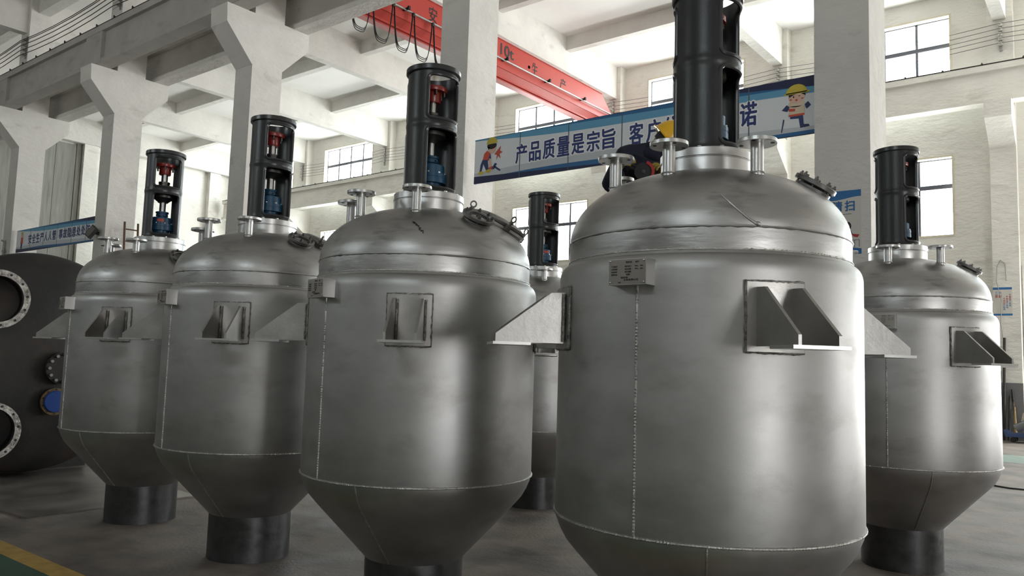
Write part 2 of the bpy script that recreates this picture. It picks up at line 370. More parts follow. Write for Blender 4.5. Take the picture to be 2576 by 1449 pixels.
# ------------------------------------------------------------------ crane runway beams
def runway(label, y0, y1, zb, zt, mat, side):
    o = thing('runway_beam', label, 'crane beam', (0, y0, zb))
    w = y1-y0; b = MB()
    b.box(XL+.5, XR-.1, w*.22, w*.78, .12, zt-zb-.14); b.box(XL+.5, XR-.1, 0, w, 0, .12); b.box(XL+.5, XR-.1, -.02, w+.02, zt-zb-.16, zt-zb)
    for x in COLX if side < 0 else []:
        b.box(x-.36, x+.50, -.01, w+.01, .02, zt-zb-.02)
    b.build('beam', mat, o, smooth=0)
    r = MB(); r.box(XL+.5, XR-.1, -.025, w+.025, zt-zb, zt-zb+.022); r.box(XL+.5, XR-.1, w/2-.035, w/2+.035, zt-zb, zt-zb+.10); r.box(XL+.5, XR-.1, w/2-.09, w/2+.09, zt-zb, zt-zb+.03)
    r.build('rail', RAIL, o, smooth=0)
    x = XL+1
    while x < XR-1:
        part('clip%.3f' % w, 'rail_clip', lambda: MB().box(0, .05, -.02, w+.02, zt-zb+.02, zt-zb+.055).box(.015, .035, -.035, -.01, zt-zb, zt-zb+.075), RAIL, o, (x, 0, 0), smooth=0); x += .92
    return o
runway('dark grey crane beam on the front brackets of the columns', 8.56, 8.92, 8.70, 9.69, RAWBEAM, -1)
runway('grey crane beam on the rear brackets of the middle columns', 10.06, 10.43, 8.70, 9.67, CONCRETE, 0)
runway('pale crane beam running along the windowed far wall', 23.28, 23.68, 8.72, 9.72, PLASTER, 1)
# ------------------------------------------------------------------ conductor wires and their insulators
names = ['topmost', 'second from the top', 'middle one', 'second from the bottom', 'lowest']
for i, z in enumerate((11.02, 10.88, 10.74, 10.62, 10.48)):
    pts = []
    for k in range(len(COLX)):
        x = COLX[k]; pts.append((x, 23.893, z))
        if k < len(COLX)-1: pts += [(x-6*t, 23.893, z-.10*4*t*(1-t)) for t in (.2, .4, .6, .8)]
    tag(MB().tube(pts, .0065, 6).build('conductor_wire', WIRE), 'thin bare conductor wire along the far wall, %s of five' % names[i], 'wire', 'conductor wires on the far wall')
for i, z in enumerate((10.93, 10.88, 10.76, 10.61, 10.46)):
    pts = []
    for k in range(len(COLX)):
        x = COLX[k]; pts.append((x, 8.97, z))
        if k < len(COLX)-1: pts += [(x-6*t, 8.97, z-.12*4*t*(1-t)) for t in (.2, .4, .6, .8)]
    tag(MB().tube(pts, .012, 6).build('conductor_wire', WIRE), 'black conductor wire above the front crane beam, %s of five' % names[i], 'wire', 'conductor wires on the columns')
pier = ['', '', 'on the pier beside the grey door', 'on the second pier from the grey door', 'behind the red crane end on the third pier', 'on the fourth pier, hidden by the column', 'left of the third tank motor frame', 'right of the second tank motor frame']
for k, x in enumerate(COLX):
    if k < 2: continue
    o = thing('insulator_bracket', 'wall insulator strip with five white knobs '+pier[k], 'insulator', (x+.02, 24.04, 10.30), 0, 'insulator strips on the far wall')
    MB().box(-.035, .035, -.03, 0, 0, .80).build('bar', GREYSTEEL, o, smooth=0)
    for z in (11.02, 10.88, 10.74, 10.62, 10.48):
        MB().lathe([(.03, -.03), (.055, -.015), (.055, .0), (.035, .01), (.05, .02), (.02, .05)], 12, Matrix.Translation((0, -.085, z-10.3)) @ Matrix.Rotation(PI/2, 4, 'X')).build('insulator', CERAMIC, o)
for k in (5, 6):
    x = COLX[k]
    o = thing('insulator_bracket', ['insulator strip on the column behind the leftmost upright tank', 'insulator strip on the upper column at the left edge'][k-5], 'insulator', (x+.2, 9.085, 10.35), 0, 'insulator strips on the columns')
    MB().box(-.03, .03, -.02, 0, 0, .7).build('bar', GREYSTEEL, o, smooth=0)
    for z in (10.93, 10.76, 10.61, 10.46):
        MB().cyl((0, -.10, z-10.35), (0, -.0, z-10.35), .032, .042, 12).build('insulator', DARKINS, o)

# ------------------------------------------------------------------ red overhead crane
cr_ = thing('overhead_crane', 'red overhead travelling crane girder marked 10t spanning the far bay', 'crane', (-14.0, 10.2, 9.72))
XZ = Matrix(((1, 0, 0, 0), (0, 0, 1, 0), (0, 1, 0, 0), (0, 0, 0, 1)))
g = MB(); poly = [(0, 1.12), (-.5, 1.12), (-.5, .30), (-.33, .15), (-.33, .10), (-.17, .10), (-.17, .15), (0, .30)]
A, B, E_ = .55, 12.30, 13.15
vs = []; n = len(poly)
for y in (A, B, E_):
    for x, z in poly: vs.append((x, y, z if (y != E_ or z < .9) else .42))
fs = [(i+j*n, (i+1) % n+j*n, (i+1) % n+(j+1)*n, i+(j+1)*n) for j in range(2) for i in range(n)]+[tuple(range(n)), tuple(range(2*n, 3*n))]
g.add(vs, fs); g.build('girder', CRANE, cr_, smooth=0)
g = MB(); g.box(-.36, -.14, .3, 13.3, 0, .035); g.box(-.26, -.24, .3, 13.3, .03, .12); g.build('bottom_flange', CRANE, cr_, smooth=0)
g = MB(); g.box(-.53, .03, .55, 12.27, 1.12, 1.135); g.box(0, .025, .55, 12.9, .285, .31); g.build('edge_strip', CRANE, cr_, smooth=0)
for y in (-.05, 13.28):
    c = MB(); c.box(-1.35, .85, y-.16, y+.16, .12, .42)
    for x in (-1.15, .65): c.cyl((x, y-.1, .13), (x, y+.1, .13), .13, None, 20)
    c.build('end_carriage', CRANE, cr_)
p = MB(); p.tube([(.10, .3, .515), (.10, 12.9, .515)], .026, 10); p.build('conduit_rail', GREYSTEEL, cr_)
for y in (2.9, 6.85, 8.95, 10.95, .9, 4.9):
    q = MB(); q.box(-.0, .22, y-.02, y+.02, .50, .56); q.box(.17, .23, y-.03, y+.03, .49, .58); q.build('bracket', INK, cr_, smooth=0)
crx = lambda a, z: (.006, a, z)
for ch, y0, y1, z0, z1 in (('安', 3.8, 4.1, .60, 1.0), ('生', 8.28, 8.56, .575, .955), ('产', 9.78, 10.1, .57, .93)):
    t = MB(); put_text(t, ch, (y0+y1)/2, (z0+z1)/2, y1-y0, z1-z0, crx, .008); t.build('painted_character', INK, cr_, smooth=0)
t = MB(); put_text(t, '10t', 7.06, .86, .60, .33, crx, .025); t.build('load_marking', INK, cr_, smooth=0)
t = MB(); t.lathe([(.0001, 0), (.05, 0)], 16, Matrix.Translation((.006, 8.13, .74)) @ Matrix.Rotation(PI/2, 4, 'Y'))
t.build('painted_dot', INK, cr_, smooth=0)
# festoon cable hanging from the conduit rail
f = thing('festoon_cable', 'black looped cable hanging from the red crane girder', 'cable', (-13.86, 0, 10.19))
tops = [10.62, 11.28, 11.95, 12.64, 13.32, 14.02, 14.7]; bots = [9.22, 9.18, 9.14, 9.14, 9.13, 9.13]
for j in range(6):
    L_ = MB()
    for off in (-.012, .012, .03):
        y0, y1, d = tops[j], tops[j+1], 10.2-bots[j]-off*2
        pts = []
        for i in range(25):
            s_ = i/24; q = 2*s_-1
            yy = (y0+y1)/2+(y1-y0)/2*(math.copysign(abs(q)**.62, q))*.93
            pts.append((off*.6, yy, -d*(1-abs(q)**2.6)))
        L_.tube(pts, .010, 6)
    L_.build('cable_loop', CABLE, f)
for y in tops: MB().box(-.03, .03, y-.03, y+.03, -.06, .03).build('cable_clip', CABLE, f, smooth=0)

# ================================================================== TANKS
S = .75
A_H, B_H, ZT = .702, .378, 2.233
def dome_z(r): return ZT+B_H*(1-min(1, r/A_H)**2.25)**(1/2.1)
def dome_n(r):
    e = .004; s_ = (dome_z(r+e)-dome_z(r-e))/(2*e); return Vector((-s_, 0, 1)).normalized()
CONE = [(.320, .346), (.655, .705), (.695, .752), (.722, .80), (.742, .848), (.75, .885)]
def m_jacket():
    b = MB(); b.capb = b.capt = False
    pr = CONE+[(.75, 1.2), (.75, 1.6), (.75, 2.035)]
    pr += [(.705+.045*math.cos(a), 2.04+.075*math.sin(a)) for a in [PI/2*i/8 for i in range(1, 8)]]+[(.712, 2.117), (.704, 2.131), (.70, 2.13)]
    return b.lathe(pr, 160)
def m_head():
    b = MB(); b.capb = b.capt = False
    pr = [(.702, 2.09), (.702, 2.15), (.703, 2.222)]
    N = 40
    for i in range(N+1):
        r = A_H*math.cos(PI/2*i/N); pr.append((max(r, .18), dome_z(max(r, .18))))
        if r < .18: break
    return b.lathe(pr, 160)
def bead_ring(R, z, r, pitch, jit=.25, seed=1):
    rnd = random.Random(seed); n = int(2*PI*R/pitch)
    rad = [r*(1+.28*math.sin(i*PI)+(rnd.random()-.5)*jit) * (1.2 if i % 2 else .82) for i in range(n)]
    return MB().tube([(R*math.cos(2*PI*i/n), R*math.sin(2*PI*i/n), z+(rnd.random()-.5)*r*.15) for i in range(n)], lambda i: rad[i], 6, True)
def bead_line(pts, r, seed=2):
    rnd = random.Random(seed)
    return MB().tube(pts, lambda i: r*(1.28 if i % 2 else .78)*(1+(rnd.random()-.5)*.2), 6)
def m_neck():
    b = MB(); b.capb = b.capt = False
    b.lathe([(.234, 2.50), (.234, 2.664), (.230, 2.668), (.230, 2.671), (.238, 2.673), (.238, 2.712), (.235, 2.715), (.15, 2.715)], 96); return b
def bolt_ring(parent, r, z, n, mat, s_=.011, h=.012):
    for i in range(n):
        a = 2*PI*(i+.5)/n; part(('bolt', s_, h, mat.name), 'bolt', lambda: MB().cyl((0, 0, 0), (0, 0, h), s_, None, 6), mat, parent, (r*math.cos(a), r*math.sin(a), z))
def m_skirt():
    b = MB(); return b.lathe([(.318, .0), (.318, .350), (.306, .350), (.306, .0)], 96, close=True)
# ---- motor frame with its four windows
LZ0, LZ1, LR, LT = 2.703, 3.588, .172, .016
WIN = [(3.222, 3.522, .033), (2.752, 3.160, .033)]; HW = math.radians(45)
def rr_in(a, z, z0, z1, rad):
    hw = HW*LR; x = abs(a)*LR; zc, hz = (z0+z1)/2, (z1-z0)/2; y = abs(z-zc)
    if x > hw or y > hz: return False
    dx, dy = x-(hw-rad), y-(hz-rad)
    return not (dx > 0 and dy > 0 and dx*dx+dy*dy > rad*rad)
def m_frame():
    b = MB(); n = 150; zs = [LZ0+.0+(3.556-LZ0)*i/106 for i in range(107)]
    def prof_r(z): return LR+.014*math.exp(-((z-LZ0)/.028)**2)+.004*math.exp(-((z-3.19)/.02)**2)
    keep = [[True]*n for _ in range(106)]
    for j in range(106):
        zc = (zs[j]+zs[j+1])/2
        for i in range(n):
            a = 2*PI*(i+.5)/n
            for c in (0, PI):
                d = (a-c+PI) % (2*PI)-PI
                if any(rr_in(d, zc, *w) for w in WIN): keep[j][i] = False
    for inner in (0, 1):
        vs = [((prof_r(z)-inner*LT)*math.cos(2*PI*i/n), (prof_r(z)-inner*LT)*math.sin(2*PI*i/n), z) for z in zs for i in range(n)]
        fs = [(j*n+i, j*n+(i+1) % n, (j+1)*n+(i+1) % n, (j+1)*n+i) for j in range(106) for i in range(n) if keep[j][i]]
        b.add(vs, fs)
    return b
def m_lip(k, c):
    b = MB(); hw = HW*LR
    for z0, z1, rad in WIN[k:k+1]:
        out = []
        for cx, cz, a0 in ((hw-rad, z1-rad, 0), (-hw+rad, z1-rad, PI/2), (-hw+rad, z0+rad, PI), (hw-rad, z0+rad, 1.5*PI)):
            out += [(cx+rad*math.cos(a0+PI/2*i/6), cz+rad*math.sin(a0+PI/2*i/6)) for i in range(7)]
        dense = []
        for i, p_ in enumerate(out):
            q_ = out[(i+1) % len(out)]; m_ = max(1, int(math.dist(p_, q_)/.02))
            dense += [(p_[0]+(q_[0]-p_[0])*k/m_, p_[1]+(q_[1]-p_[1])*k/m_) for k in range(m_)]
        for c in (c,):
            b.tube([((LR-.003)*math.cos(c+x/LR), (LR-.003)*math.sin(c+x/LR), z) for x, z in dense], .0125, 8, True)
    return b
def m_topflange():
    return MB().lathe([(.158, 3.552), (.183, 3.552), (.188, 3.557), (.188, 3.586), (.185, 3.590), (.158, 3.590)], 96, close=True)
def m_midplate():
    return MB().lathe([(.03, 3.176), (.16, 3.176), (.16, 3.204), (.03, 3.204)], 64, close=True)
def m_coupling(): return MB().lathe([(.03, 3.368), (.052, 3.368), (.055, 3.373), (.055, 3.440), (.095, 3.442), (.097, 3.446), (.097, 3.470), (.094, 3.474), (.02, 3.474)], 48)
def m_bearing(): return MB().lathe([(.11, 3.204), (.108, 3.214), (.075, 3.236), (.056, 3.246), (.056, 3.262), (.050, 3.264), (.050, 3.276), (.053, 3.278), (.053, 3.294), (.02, 3.296)], 40)
def m_shaft(): return MB().cyl((0, 0, 2.74), (0, 0, 3.39), .030, None, 28)
def m_cap(): return MB().lathe([(.03, 3.085), (.045, 3.085), (.052, 3.095), (.085, 3.120), (.100, 3.130), (.100, 3.176)], 40)
def m_seal():
    b = MB(); b.lathe([(.078, 2.703), (.078, 2.80), (.112, 2.802), (.112, 2.836), (.110, 2.838), (.110, 2.842), (.112, 2.843), (.112, 2.866), (.098, 2.868), (.098, 2.925), (.090, 2.932), (.042, 2.934), (.042, 2.946), (.056, 2.948), (.056, 2.966), (.052, 2.968), (.052, 2.975), (.060, 2.977), (.060, 2.992), (.03, 2.994)], 48)
    b.cyl((.075, 0, 2.765), (.118, 0, 2.765), .014, None, 14); b.cyl((.055, .02, 2.957), (.072, .026, 2.957), .006, None, 8); b.cyl((-.055, .02, 2.957), (-.072, .026, 2.957), .006, None, 8)
    return b
def m_tag(): return MB().lathe([(.0995, 2.884), (.0995, 2.912)], 8, None, -.32, .32)
# ---- lugs
def m_pad():
    return MB().lathe([(.748, 1.690), (.764, 1.690), (.764, 1.985), (.748, 1.985)], 20, None, -.17, .17, close=True)
def m_padweld():
    rnd = random.Random(5); pts = []
    for i in range(20): pts.append((-.172+.344*i/20, 1.688))
    for i in range(18): pts.append((.172, 1.688+.299*i/18))
    for i in range(20): pts.append((.172-.344*i/20, 1.987))
    for i in range(18): pts.append((-.172, 1.987-.299*i/18))
    return MB().tube([(.757*math.cos(a), .757*math.sin(a), z+(rnd.random()-.5)*.004) for a, z in pts], lambda i: .0055+.004*rnd.random(), 6, True)
def m_gusset(y):
    b = MB(); b.prism([(.755, 1.712), (1.10, 1.712), (1.10, 1.752), (.83, 1.958), (.755, 1.962)], y-.007, y+.007, XZ); return b
def m_gweld(y):
    rnd = random.Random(8); return MB().tube([(.768, y+s_*.012, 1.72+.236*i/24) for s_ in (1,) for i in range(25)], lambda i: .007+.003*rnd.random(), 6)
def m_base(): return MB().box(.93, 1.115, -.118, .118, 1.699, 1.713)
# ---- nameplate box, its plate faces +x
def m_npbox():
    b = MB(); b.box(.74, .822, -.094, .094, 1.966, 2.080); return b
def m_nplate(): return MB().box(.822, .8245, -.089, .089, 1.970, 2.076)
def m_nptext():
    b = MB(); f_ = lambda a, z: (.8252, a, z)
    rows = [('搅拌釜', .01, 2.064, .03, .008), ('编号', .05, 2.064, .016, .008), ('产品编号', -.062, 2.046, .03, .008), ('公称容积', -.062, 2.034, .03, .008), ('电机功率', -.062, 2.022, .03, .008), ('搅拌转速', -.062, 2.010, .03, .008),
            ('设计压力', .006, 2.046, .032, .008), ('水压试验', .006, 2.034, .032, .008), ('设计温度', .006, 2.022, .032, .008), ('材质', .006, 2.010, .02, .008), ('MPa', .048, 2.046, .016, .006), ('MPa', .048, 2.034, .016, .006), ('MPa', .073, 2.046, .014, .006), ('MPa', .073, 2.034, .014, .006),
            ('制造日期', -.012, 1.997, .034, .008), ('设备有限公司', .02, 1.987, .07, .009), ('电话', -.035, 1.976, .012, .006)]
    for s_, y, z, w, h in rows: put_text(b, s_, y, z, w, h, f_, .006)
    return b
def m_screw():
    return MB().lathe([(.0045, 0), (.0045, .002), (.002, .0035), (.0001, .0038)], 10, Matrix.Rotation(PI/2, 4, 'Y'))
# ---- nozzles (built at the origin, standing on the dome)
def m_pipe(h, r): return MB().lathe([(r-.004, -.05), (r, -.05), (r, h), (r-.004, h)], 28, close=True)
def m_flange(h, R, r, holes):
    b = MB(); b.lathe([(r-.006, h-.0), (R-.002, h), (R, h+.002), (R, h+.018), (R-.002, h+.020), (R*.55, h+.020), (R*.55, h+.023), (r-.006, h+.023)], 48, close=True)
    return b
def hole_ring(parent, h, R, n):
    for i in range(n):
        a = 2*PI*(i+.5)/n; part('hole', 'bolt_hole', lambda: MB().cyl((0, 0, -.0012), (0, 0, .0212), .0095, None, 10), INK, parent, (R*.78*math.cos(a), R*.78*math.sin(a), h))
def m_pweld(r):
    rnd = random.Random(3); return MB().tube([((r+.002)*math.cos(2*PI*i/30), (r+.002)*math.sin(2*PI*i/30), 0) for i in range(30)], lambda i: .003+.002*rnd.random(), 6, True)
# ---- sight glass and manway, local z along the dome's normal
def m_sgbase(): return MB().lathe([(.090, -.04), (.090, .006), (.084, .008), (.04, .008)], 48)
def m_sgcover(): return MB().lathe([(.060, .016), (.102, .016), (.105, .018), (.105, .036), (.102, .039), (.064, .039), (.060, .034)], 48, close=True)
def m_sgglass(): return MB().lathe([(.0001, .026), (.060, .026), (.060, .0265)], 40)
def m_nut():
    b = MB(); b.cyl((0, 0, .036), (0, 0, .047), .0105, None, 6); b.cyl((0, 0, .0), (0, 0, .056), .0055, None, 8); return b
def m_mwneck(): return MB().lathe([(.205, -.10), (.205, .010), (.222, .012), (.222, .032), (.20, .034)], 64)
def m_mwcover():
    pr = [(.222, .036), (.224, .040), (.224, .058), (.215, .062)]+[(.20*math.cos(PI/2*i/8), .062+.035*math.sin(PI/2*i/8)) for i in range(1, 8)]+[(.0001, .098)]
    return MB().lathe(pr, 64)
def m_eyebolt():
    b = MB(); b.cyl((0, 0, -.01), (0, 0, .065), .009, None, 10); b.cyl((0, 0, .045), (0, 0, .06), .016, None, 8)
    b.tube([(.022*math.cos(2*PI*i/18), 0, .085+.022*math.sin(2*PI*i/18)) for i in range(18)], .0062, 7, True)
    b.box(-.014, .014, -.018, .018, -.012, .03); return b
def m_bracket_clip(): return MB().box(-.02, .03, -.022, .022, 0, .05)

def frame_at(r, ang):
    nrm = dome_n(r); a = math.radians(ang)
    R3 = Matrix.Rotation(a, 4, 'Z')
    n3 = (R3 @ nrm.to_4d()).to_3d() if False else (R3.to_3x3() @ nrm)
    t3 = R3.to_3x3() @ Vector((0, 1, 0)); s3 = t3.cross(n3)
    M_ = Matrix((s3, t3, n3)).transposed().to_4x4()
    M_.translation = (r*math.cos(a), r*math.sin(a), dome_z(r)); return M_

def tank(loc, label, lug, lantern, nozzles, sight, manway, eyes=(), tagrot=180):
    """lug = heading of the front lug, lantern = heading of the frame's window, in degrees"""
    T = thing('reaction_vessel', label, 'tank', (loc[0], loc[1], 0), 0, 'upright steel mixing tanks')
    R = math.radians
    part('jacket', 'jacket', m_jacket, STEEL, T, (0, 0, 0), (0, 0, R(lug)))
    part('head', 'domed_head', m_head, HEAD, T, (0, 0, 0), (0, 0, R(lug)))
    part('skirt', 'skirt', m_skirt, SKIRT, T, (0, 0, 0), (0, 0, R(lug+30)))
    s_ = part('ringseam', 'weld_seam', lambda: bead_ring(.7515, .882, .0062, .0075), WELD, T)
    part('domeseam', 'weld_seam', lambda: bead_ring(.7005, 2.232, .007, .03, .5, 4), HEAD, T, (0, 0, 0), (0, 0, R(lug+40)))
    part('ledgeseam', 'weld_seam', lambda: bead_ring(.704, 2.130, .0045, .010, .8, 6), WELD, T)
    part('vseam', 'weld_seam', lambda: bead_line([(.7515, 0, .884+1.09*i/150) for i in range(151)], .0055), WELD, T, (0, 0, 0), (0, 0, R(lug-45.5)))
    def cone_line():
        pts = []; pr = CONE[::-1]
        for (ra, za), (rb, zb) in zip(pr[:-1], pr[1:]):
            m_ = max(1, int(math.dist((ra, za), (rb, zb))/.008)); pts += [(ra+(rb-ra)*k/m_+.002, 0, za+(zb-za)*k/m_) for k in range(m_)]
        return bead_line(pts, .0052, 9)
    part('cseam', 'weld_seam', cone_line, WELD, T, (0, 0, 0), (0, 0, R(lug-21.5)))
    nk = part('neck', 'neck_flange', m_neck, BRIGHT, T)
    bolt_ring(nk, .212, 2.712, 12, BRIGHT)
    # motor frame
    fr = part('frame', 'motor_frame', m_frame, BLACK, T, (0, 0, 0), (0, 0, R(lantern)))
    [part(('lip', k, c), 'window_rim', lambda: m_lip(k, c), LIPBLACK, fr) for k in (0, 1) for c in (0, PI)]; part('topfl', 'top_flange', m_topflange, LIPBLACK, fr); part('midp', 'middle_plate', m_midplate, BLACK, fr)
    part('shaft', 'shaft', m_shaft, BRIGHT, T); 
    cp = part('coupling', 'coupling', m_coupling, REDP, T); cp['label'] = 'red painted shaft coupling'
    bolt_ring(cp, .080, 3.412, 6, BLACKMETAL, .008, .03)
    part('bearing', 'bearing', m_bearing, BLACKMETAL, T); part('cap', 'bearing_cap', m_cap, BLACKMETAL, T)
    se = part('seal', 'mechanical_seal', m_seal, BLUEP, T, (0, 0, 0), (0, 0, R(lantern-18))); se['label'] = 'blue painted mechanical seal'
    bolt_ring(se, .103, 2.866, 8, BRIGHT, .008, .010)
    part('stag', 'label_tag', m_tag, REDLABEL, se, (0, 0, 0), (0, 0, R(tagrot)))
    # lugs
    for k in range(4):
        a = (0, 0, R(lug+90*k))
        lg = part('pad', 'support_lug', m_pad, PLATE, T, (0, 0, 0), a)
        part('padweld', 'weld', m_padweld, ROUGHWELD, lg)
        part('g1', 'gusset', lambda: m_gusset(-.083), PLATE, lg, smooth=0); part('g2', 'gusset', lambda: m_gusset(.083), PLATE, lg, smooth=0)
        part('gw1', 'weld', lambda: m_gweld(-.083), ROUGHWELD, lg); part('gw2', 'weld', lambda: m_gweld(.083), ROUGHWELD, lg)
        part('base', 'foot_plate', m_base, BRIGHT, lg, smooth=0)
    # nameplate
    bx = part('npbox', 'nameplate_bracket', m_npbox, BRIGHT, T, (0, 0, 0), (0, 0, R(lug-46.5)), smooth=0)
    part('nplate', 'nameplate', m_nplate, PLATETAG, bx, smooth=0); part('nptext', 'engraved_text', m_nptext, INK, bx, smooth=0)
    for y in (-.083, .083):
        for z in (1.976, 2.070): part('screw', 'screw', m_screw, BRIGHT, bx, (.8245, y, z))
    # nozzles: heading, radius, flange top, flange radius, pipe radius
    for ang, r, zf, FR, pr in nozzles:
        a = R(ang); z0 = dome_z(r); h = zf-z0-.012
        key = (round(h, 3), FR, pr)
        pn = part(('pipe',)+key, 'nozzle', lambda: m_pipe(h, pr), BRIGHT, T, (r*math.cos(a), r*math.sin(a), z0), (0, 0, a))
        part(('fl',)+key, 'nozzle_flange', lambda: m_flange(h, FR, pr, 4), BRIGHT, pn); hole_ring(pn, h, FR, 4)
        part(('pw', pr), 'weld', lambda: m_pweld(pr), WELD, pn)
    if sight:
        M_ = frame_at(sight[1], sight[0]); o = part('sgb', 'sight_glass', m_sgbase, CAST, T); o.matrix_basis = M_
        part('sgc', 'cover_ring', m_sgcover, CAST, o); part('sgg', 'glass', m_sgglass, SIGHT, o)
        for i in range(8):
            a = 2*PI*i/8+.2; part('nut', 'nut', m_nut, CAST, o, (.084*math.cos(a), .084*math.sin(a), .004))
    if manway:
        M_ = frame_at(manway[1], manway[0]); M_ = M_ @ Matrix.Translation((0, 0, -.03)) @ Matrix.Diagonal((.88, .88, .9, 1)); o = part('mwn', 'manway', m_mwneck, PLATE, T); o.matrix_basis = M_
        part('mwc', 'manway_cover', m_mwcover, CAST, o)
        for a in eyes:
            a = R(a); part('eye', 'eye_bolt', m_eyebolt, CAST, o, (.236*math.cos(a), .236*math.sin(a), .02), (0, .25, a+.4))
    return T
NF = (.092, .030)
def nz(*L): return [(a, r*S, z, *(q or NF)) for a, r, z, q in L]
SM = (.062, .018)
tank((-7.577, 3.954), 'leftmost upright steel tank, beside the dark rusty vessel', -52, -16, nz((-53, .62, 2.64, 0), (-106, .62, 2.672, 0), (-137, .62, 2.64, 0)), (-8, .555), (30, .50), (100, 280), 0)
tank((-5.677, 3.881), 'second upright steel tank from the dark vessel in the front row', -51, -7, nz((-52, .61, 2.665, 0), (-112, .62, 2.682, 0), (-130, .68, 2.62, 0)), (-5, .52), (32, .49), (100, 280))
tank((-3.734, 3.807), 'third upright steel tank from the dark vessel, its nozzle before the motor frame', -52, -12, nz((-55, .61, 2.680, 0), (-117, .62, 2.690, 0), (-138, .69, 2.652, 0)), (-11, .54), (31, .48), (170, 300, 40))
tank((-1.722, 3.814), 'largest looking, nearest upright steel tank with the worker behind it', -43, 2, nz((-36, .62, 2.678, 0), (-88, .61, 2.675, 0), (-131, .66, 2.668, 0), (178, .68, 2.66, SM)), (4, .535), (80, .45), ())
tank((-1.583, 7.496), 'upright steel tank at the right edge of the back row', -39.5, -12, nz((-35, .62, 2.665, 0), (-87, .61, 2.665, 0), (-131, .66, 2.65, 0)), (4, .53), (75, .45), (60,))
tank((-5.398, 7.438), 'mostly hidden upright steel tank in the back row between two front tanks', -50, -10, nz((-50.7, .61, 2.648, 0), (-110, .62, 2.66, 0), (-135, .66, 2.64, 0)), (-9, .52), (24, .50), (), 0)

def on_dome(c, r, ang, lift=.0015):
    a = math.radians(ang); return Vector((c[0]+r*math.cos(a), c[1]+r*math.sin(a), dome_z(r)+lift))
vessels = [o for o in bpy.data.objects if o.type == 'EMPTY' and o.name.startswith('reaction_vessel')]
tc3 = next(o for o in vessels if abs(o.location.x+3.734) < .01); tc4 = next(o for o in vessels if abs(o.location.x+1.722) < .01)
def dome_r(z): return A_H*(1-((z-ZT)/B_H)**2.1)**(1/2.25)
rn = random.Random(11); pts = []
for i in range(22):
    u = i/21; pts.append(on_dome((0, 0), .612+.06*u, -53.5+6*u+(1.2 if i % 2 else -1.2)*rn.random()))
MB().tube(pts, .002, 5).build('pen_mark', INK, tc3)
pts = []
for i in range(41):
    z = 2.240+.14*(i/40)**1.3; r_ = dome_r(z); pts.append(on_dome((0, 0), r_, -47.5-13*(i/40)))
w_ = MB().tube(pts, lambda i: .007*(1-.6*i/40)*(1.1 if i % 2 else .9), 6); w_.sphere(pts[0], .0125, 12); w_.build('weld_seam', HEAD, tc4)
# ================================================================== dark vessel lying at the left
V = thing('pressure_vessel', 'large dark rusty horizontal vessel with open flanged nozzles at the left edge', 'vessel', (-10.9, 4.15, 0))
YX = Matrix(((0, 0, 1, 0), (0, 1, 0, 0), (-1, 0, 0, 0), (0, 0, 0, 1)))     # lathe axis to +x
VR, VZ = 1.37, 1.43
prof = [(VR, -4.2), (VR, 0.0)]+[(VR*math.cos(a)**.9, .42*math.sin(a)) for a in [PI/2*i/14 for i in range(1, 14)]]+[(.001, .42)]
prof = [(.001, -4.6), (VR*.75, -4.5)]+prof
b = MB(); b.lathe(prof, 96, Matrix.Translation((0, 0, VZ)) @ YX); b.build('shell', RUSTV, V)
def head_x(y, z):
    q = min(.98, math.hypot(y, z-VZ)/VR); return .42*math.sqrt(max(0, 1-q**2.1))
def open_nozzle(dy, dz, R, r, L):
    x0 = head_x(dy, dz); Mo = Matrix.Translation((x0, dy, dz)) @ YX
    n_ = MB(); n_.lathe([(r, -.65), (r+.012, -.65), (r+.012, L), (r, L)], 64, Mo, close=True)
    no = n_.build('nozzle', INNERV, V)
    fl = MB(); fl.lathe([(r-.004, L-.02), (R, L-.02), (R, L+.03), (r-.004, L+.03)], 72, Mo, close=True); fl.build('nozzle_flange', FLANGEV, no)
    for i in range(12):
        h_ = MB(); a = 2*PI*i/12+.15; h_.lathe([(.0001, L+.0312), (.016, L+.0312), (.016, L+.02)], 10, Mo @ Matrix.Translation(((r+R)/2*math.cos(a), (r+R)/2*math.sin(a), 0))); h_.build('bolt_hole', INK, no)
    MB().lathe([(.0001, -.62), (r, -.62)], 40, Mo).build('inside', INNERV, no)  # disc closes the bore and carries its darkness as colour
open_nozzle(-.61, 2.16, .345, .275, .16); open_nozzle(-.58, .62, .34, .275, .16)
x0 = head_x(.2, 1.37); Mo = Matrix.Translation((x0-.02, .17, 1.36)) @ YX
o = MB().lathe([(.15, -.3), (.15, .06), (.2, .06), (.2, .10), (.0001, .105)], 48, Mo).build('blind_cover', RUSTV, V)
for i in range(12):
    a = 2*PI*i/12; MB().cyl(Mo @ Vector((.168*math.cos(a), .168*math.sin(a), .09)), Mo @ Vector((.168*math.cos(a), .168*math.sin(a), .135)), .019, None, 8).build('bolt', GREYSTEEL, o)
Mo = Matrix.Translation((head_x(.12, .95)-.02, .12, .95)) @ YX
o = MB().lathe([(.11, -.3), (.11, .06), (.165, .06), (.165, .09), (.13, .091)], 48, Mo).build('small_flange', OCHRE, V)
for i in range(10):
    a = 2*PI*i/10; MB().cyl(Mo @ Vector((.148*math.cos(a), .148*math.sin(a), .088)), Mo @ Vector((.148*math.cos(a), .148*math.sin(a), .093)), .011, None, 8).build('bolt_hole', INK, o)
c_ = MB().lathe([(.132, .085), (.132, .105), (.125, .112), (.06, .114), (.0001, .114)], 48, Mo).build('blue_cover', BLUECOVER, o); c_['label'] = 'blue plastic blanking cover'
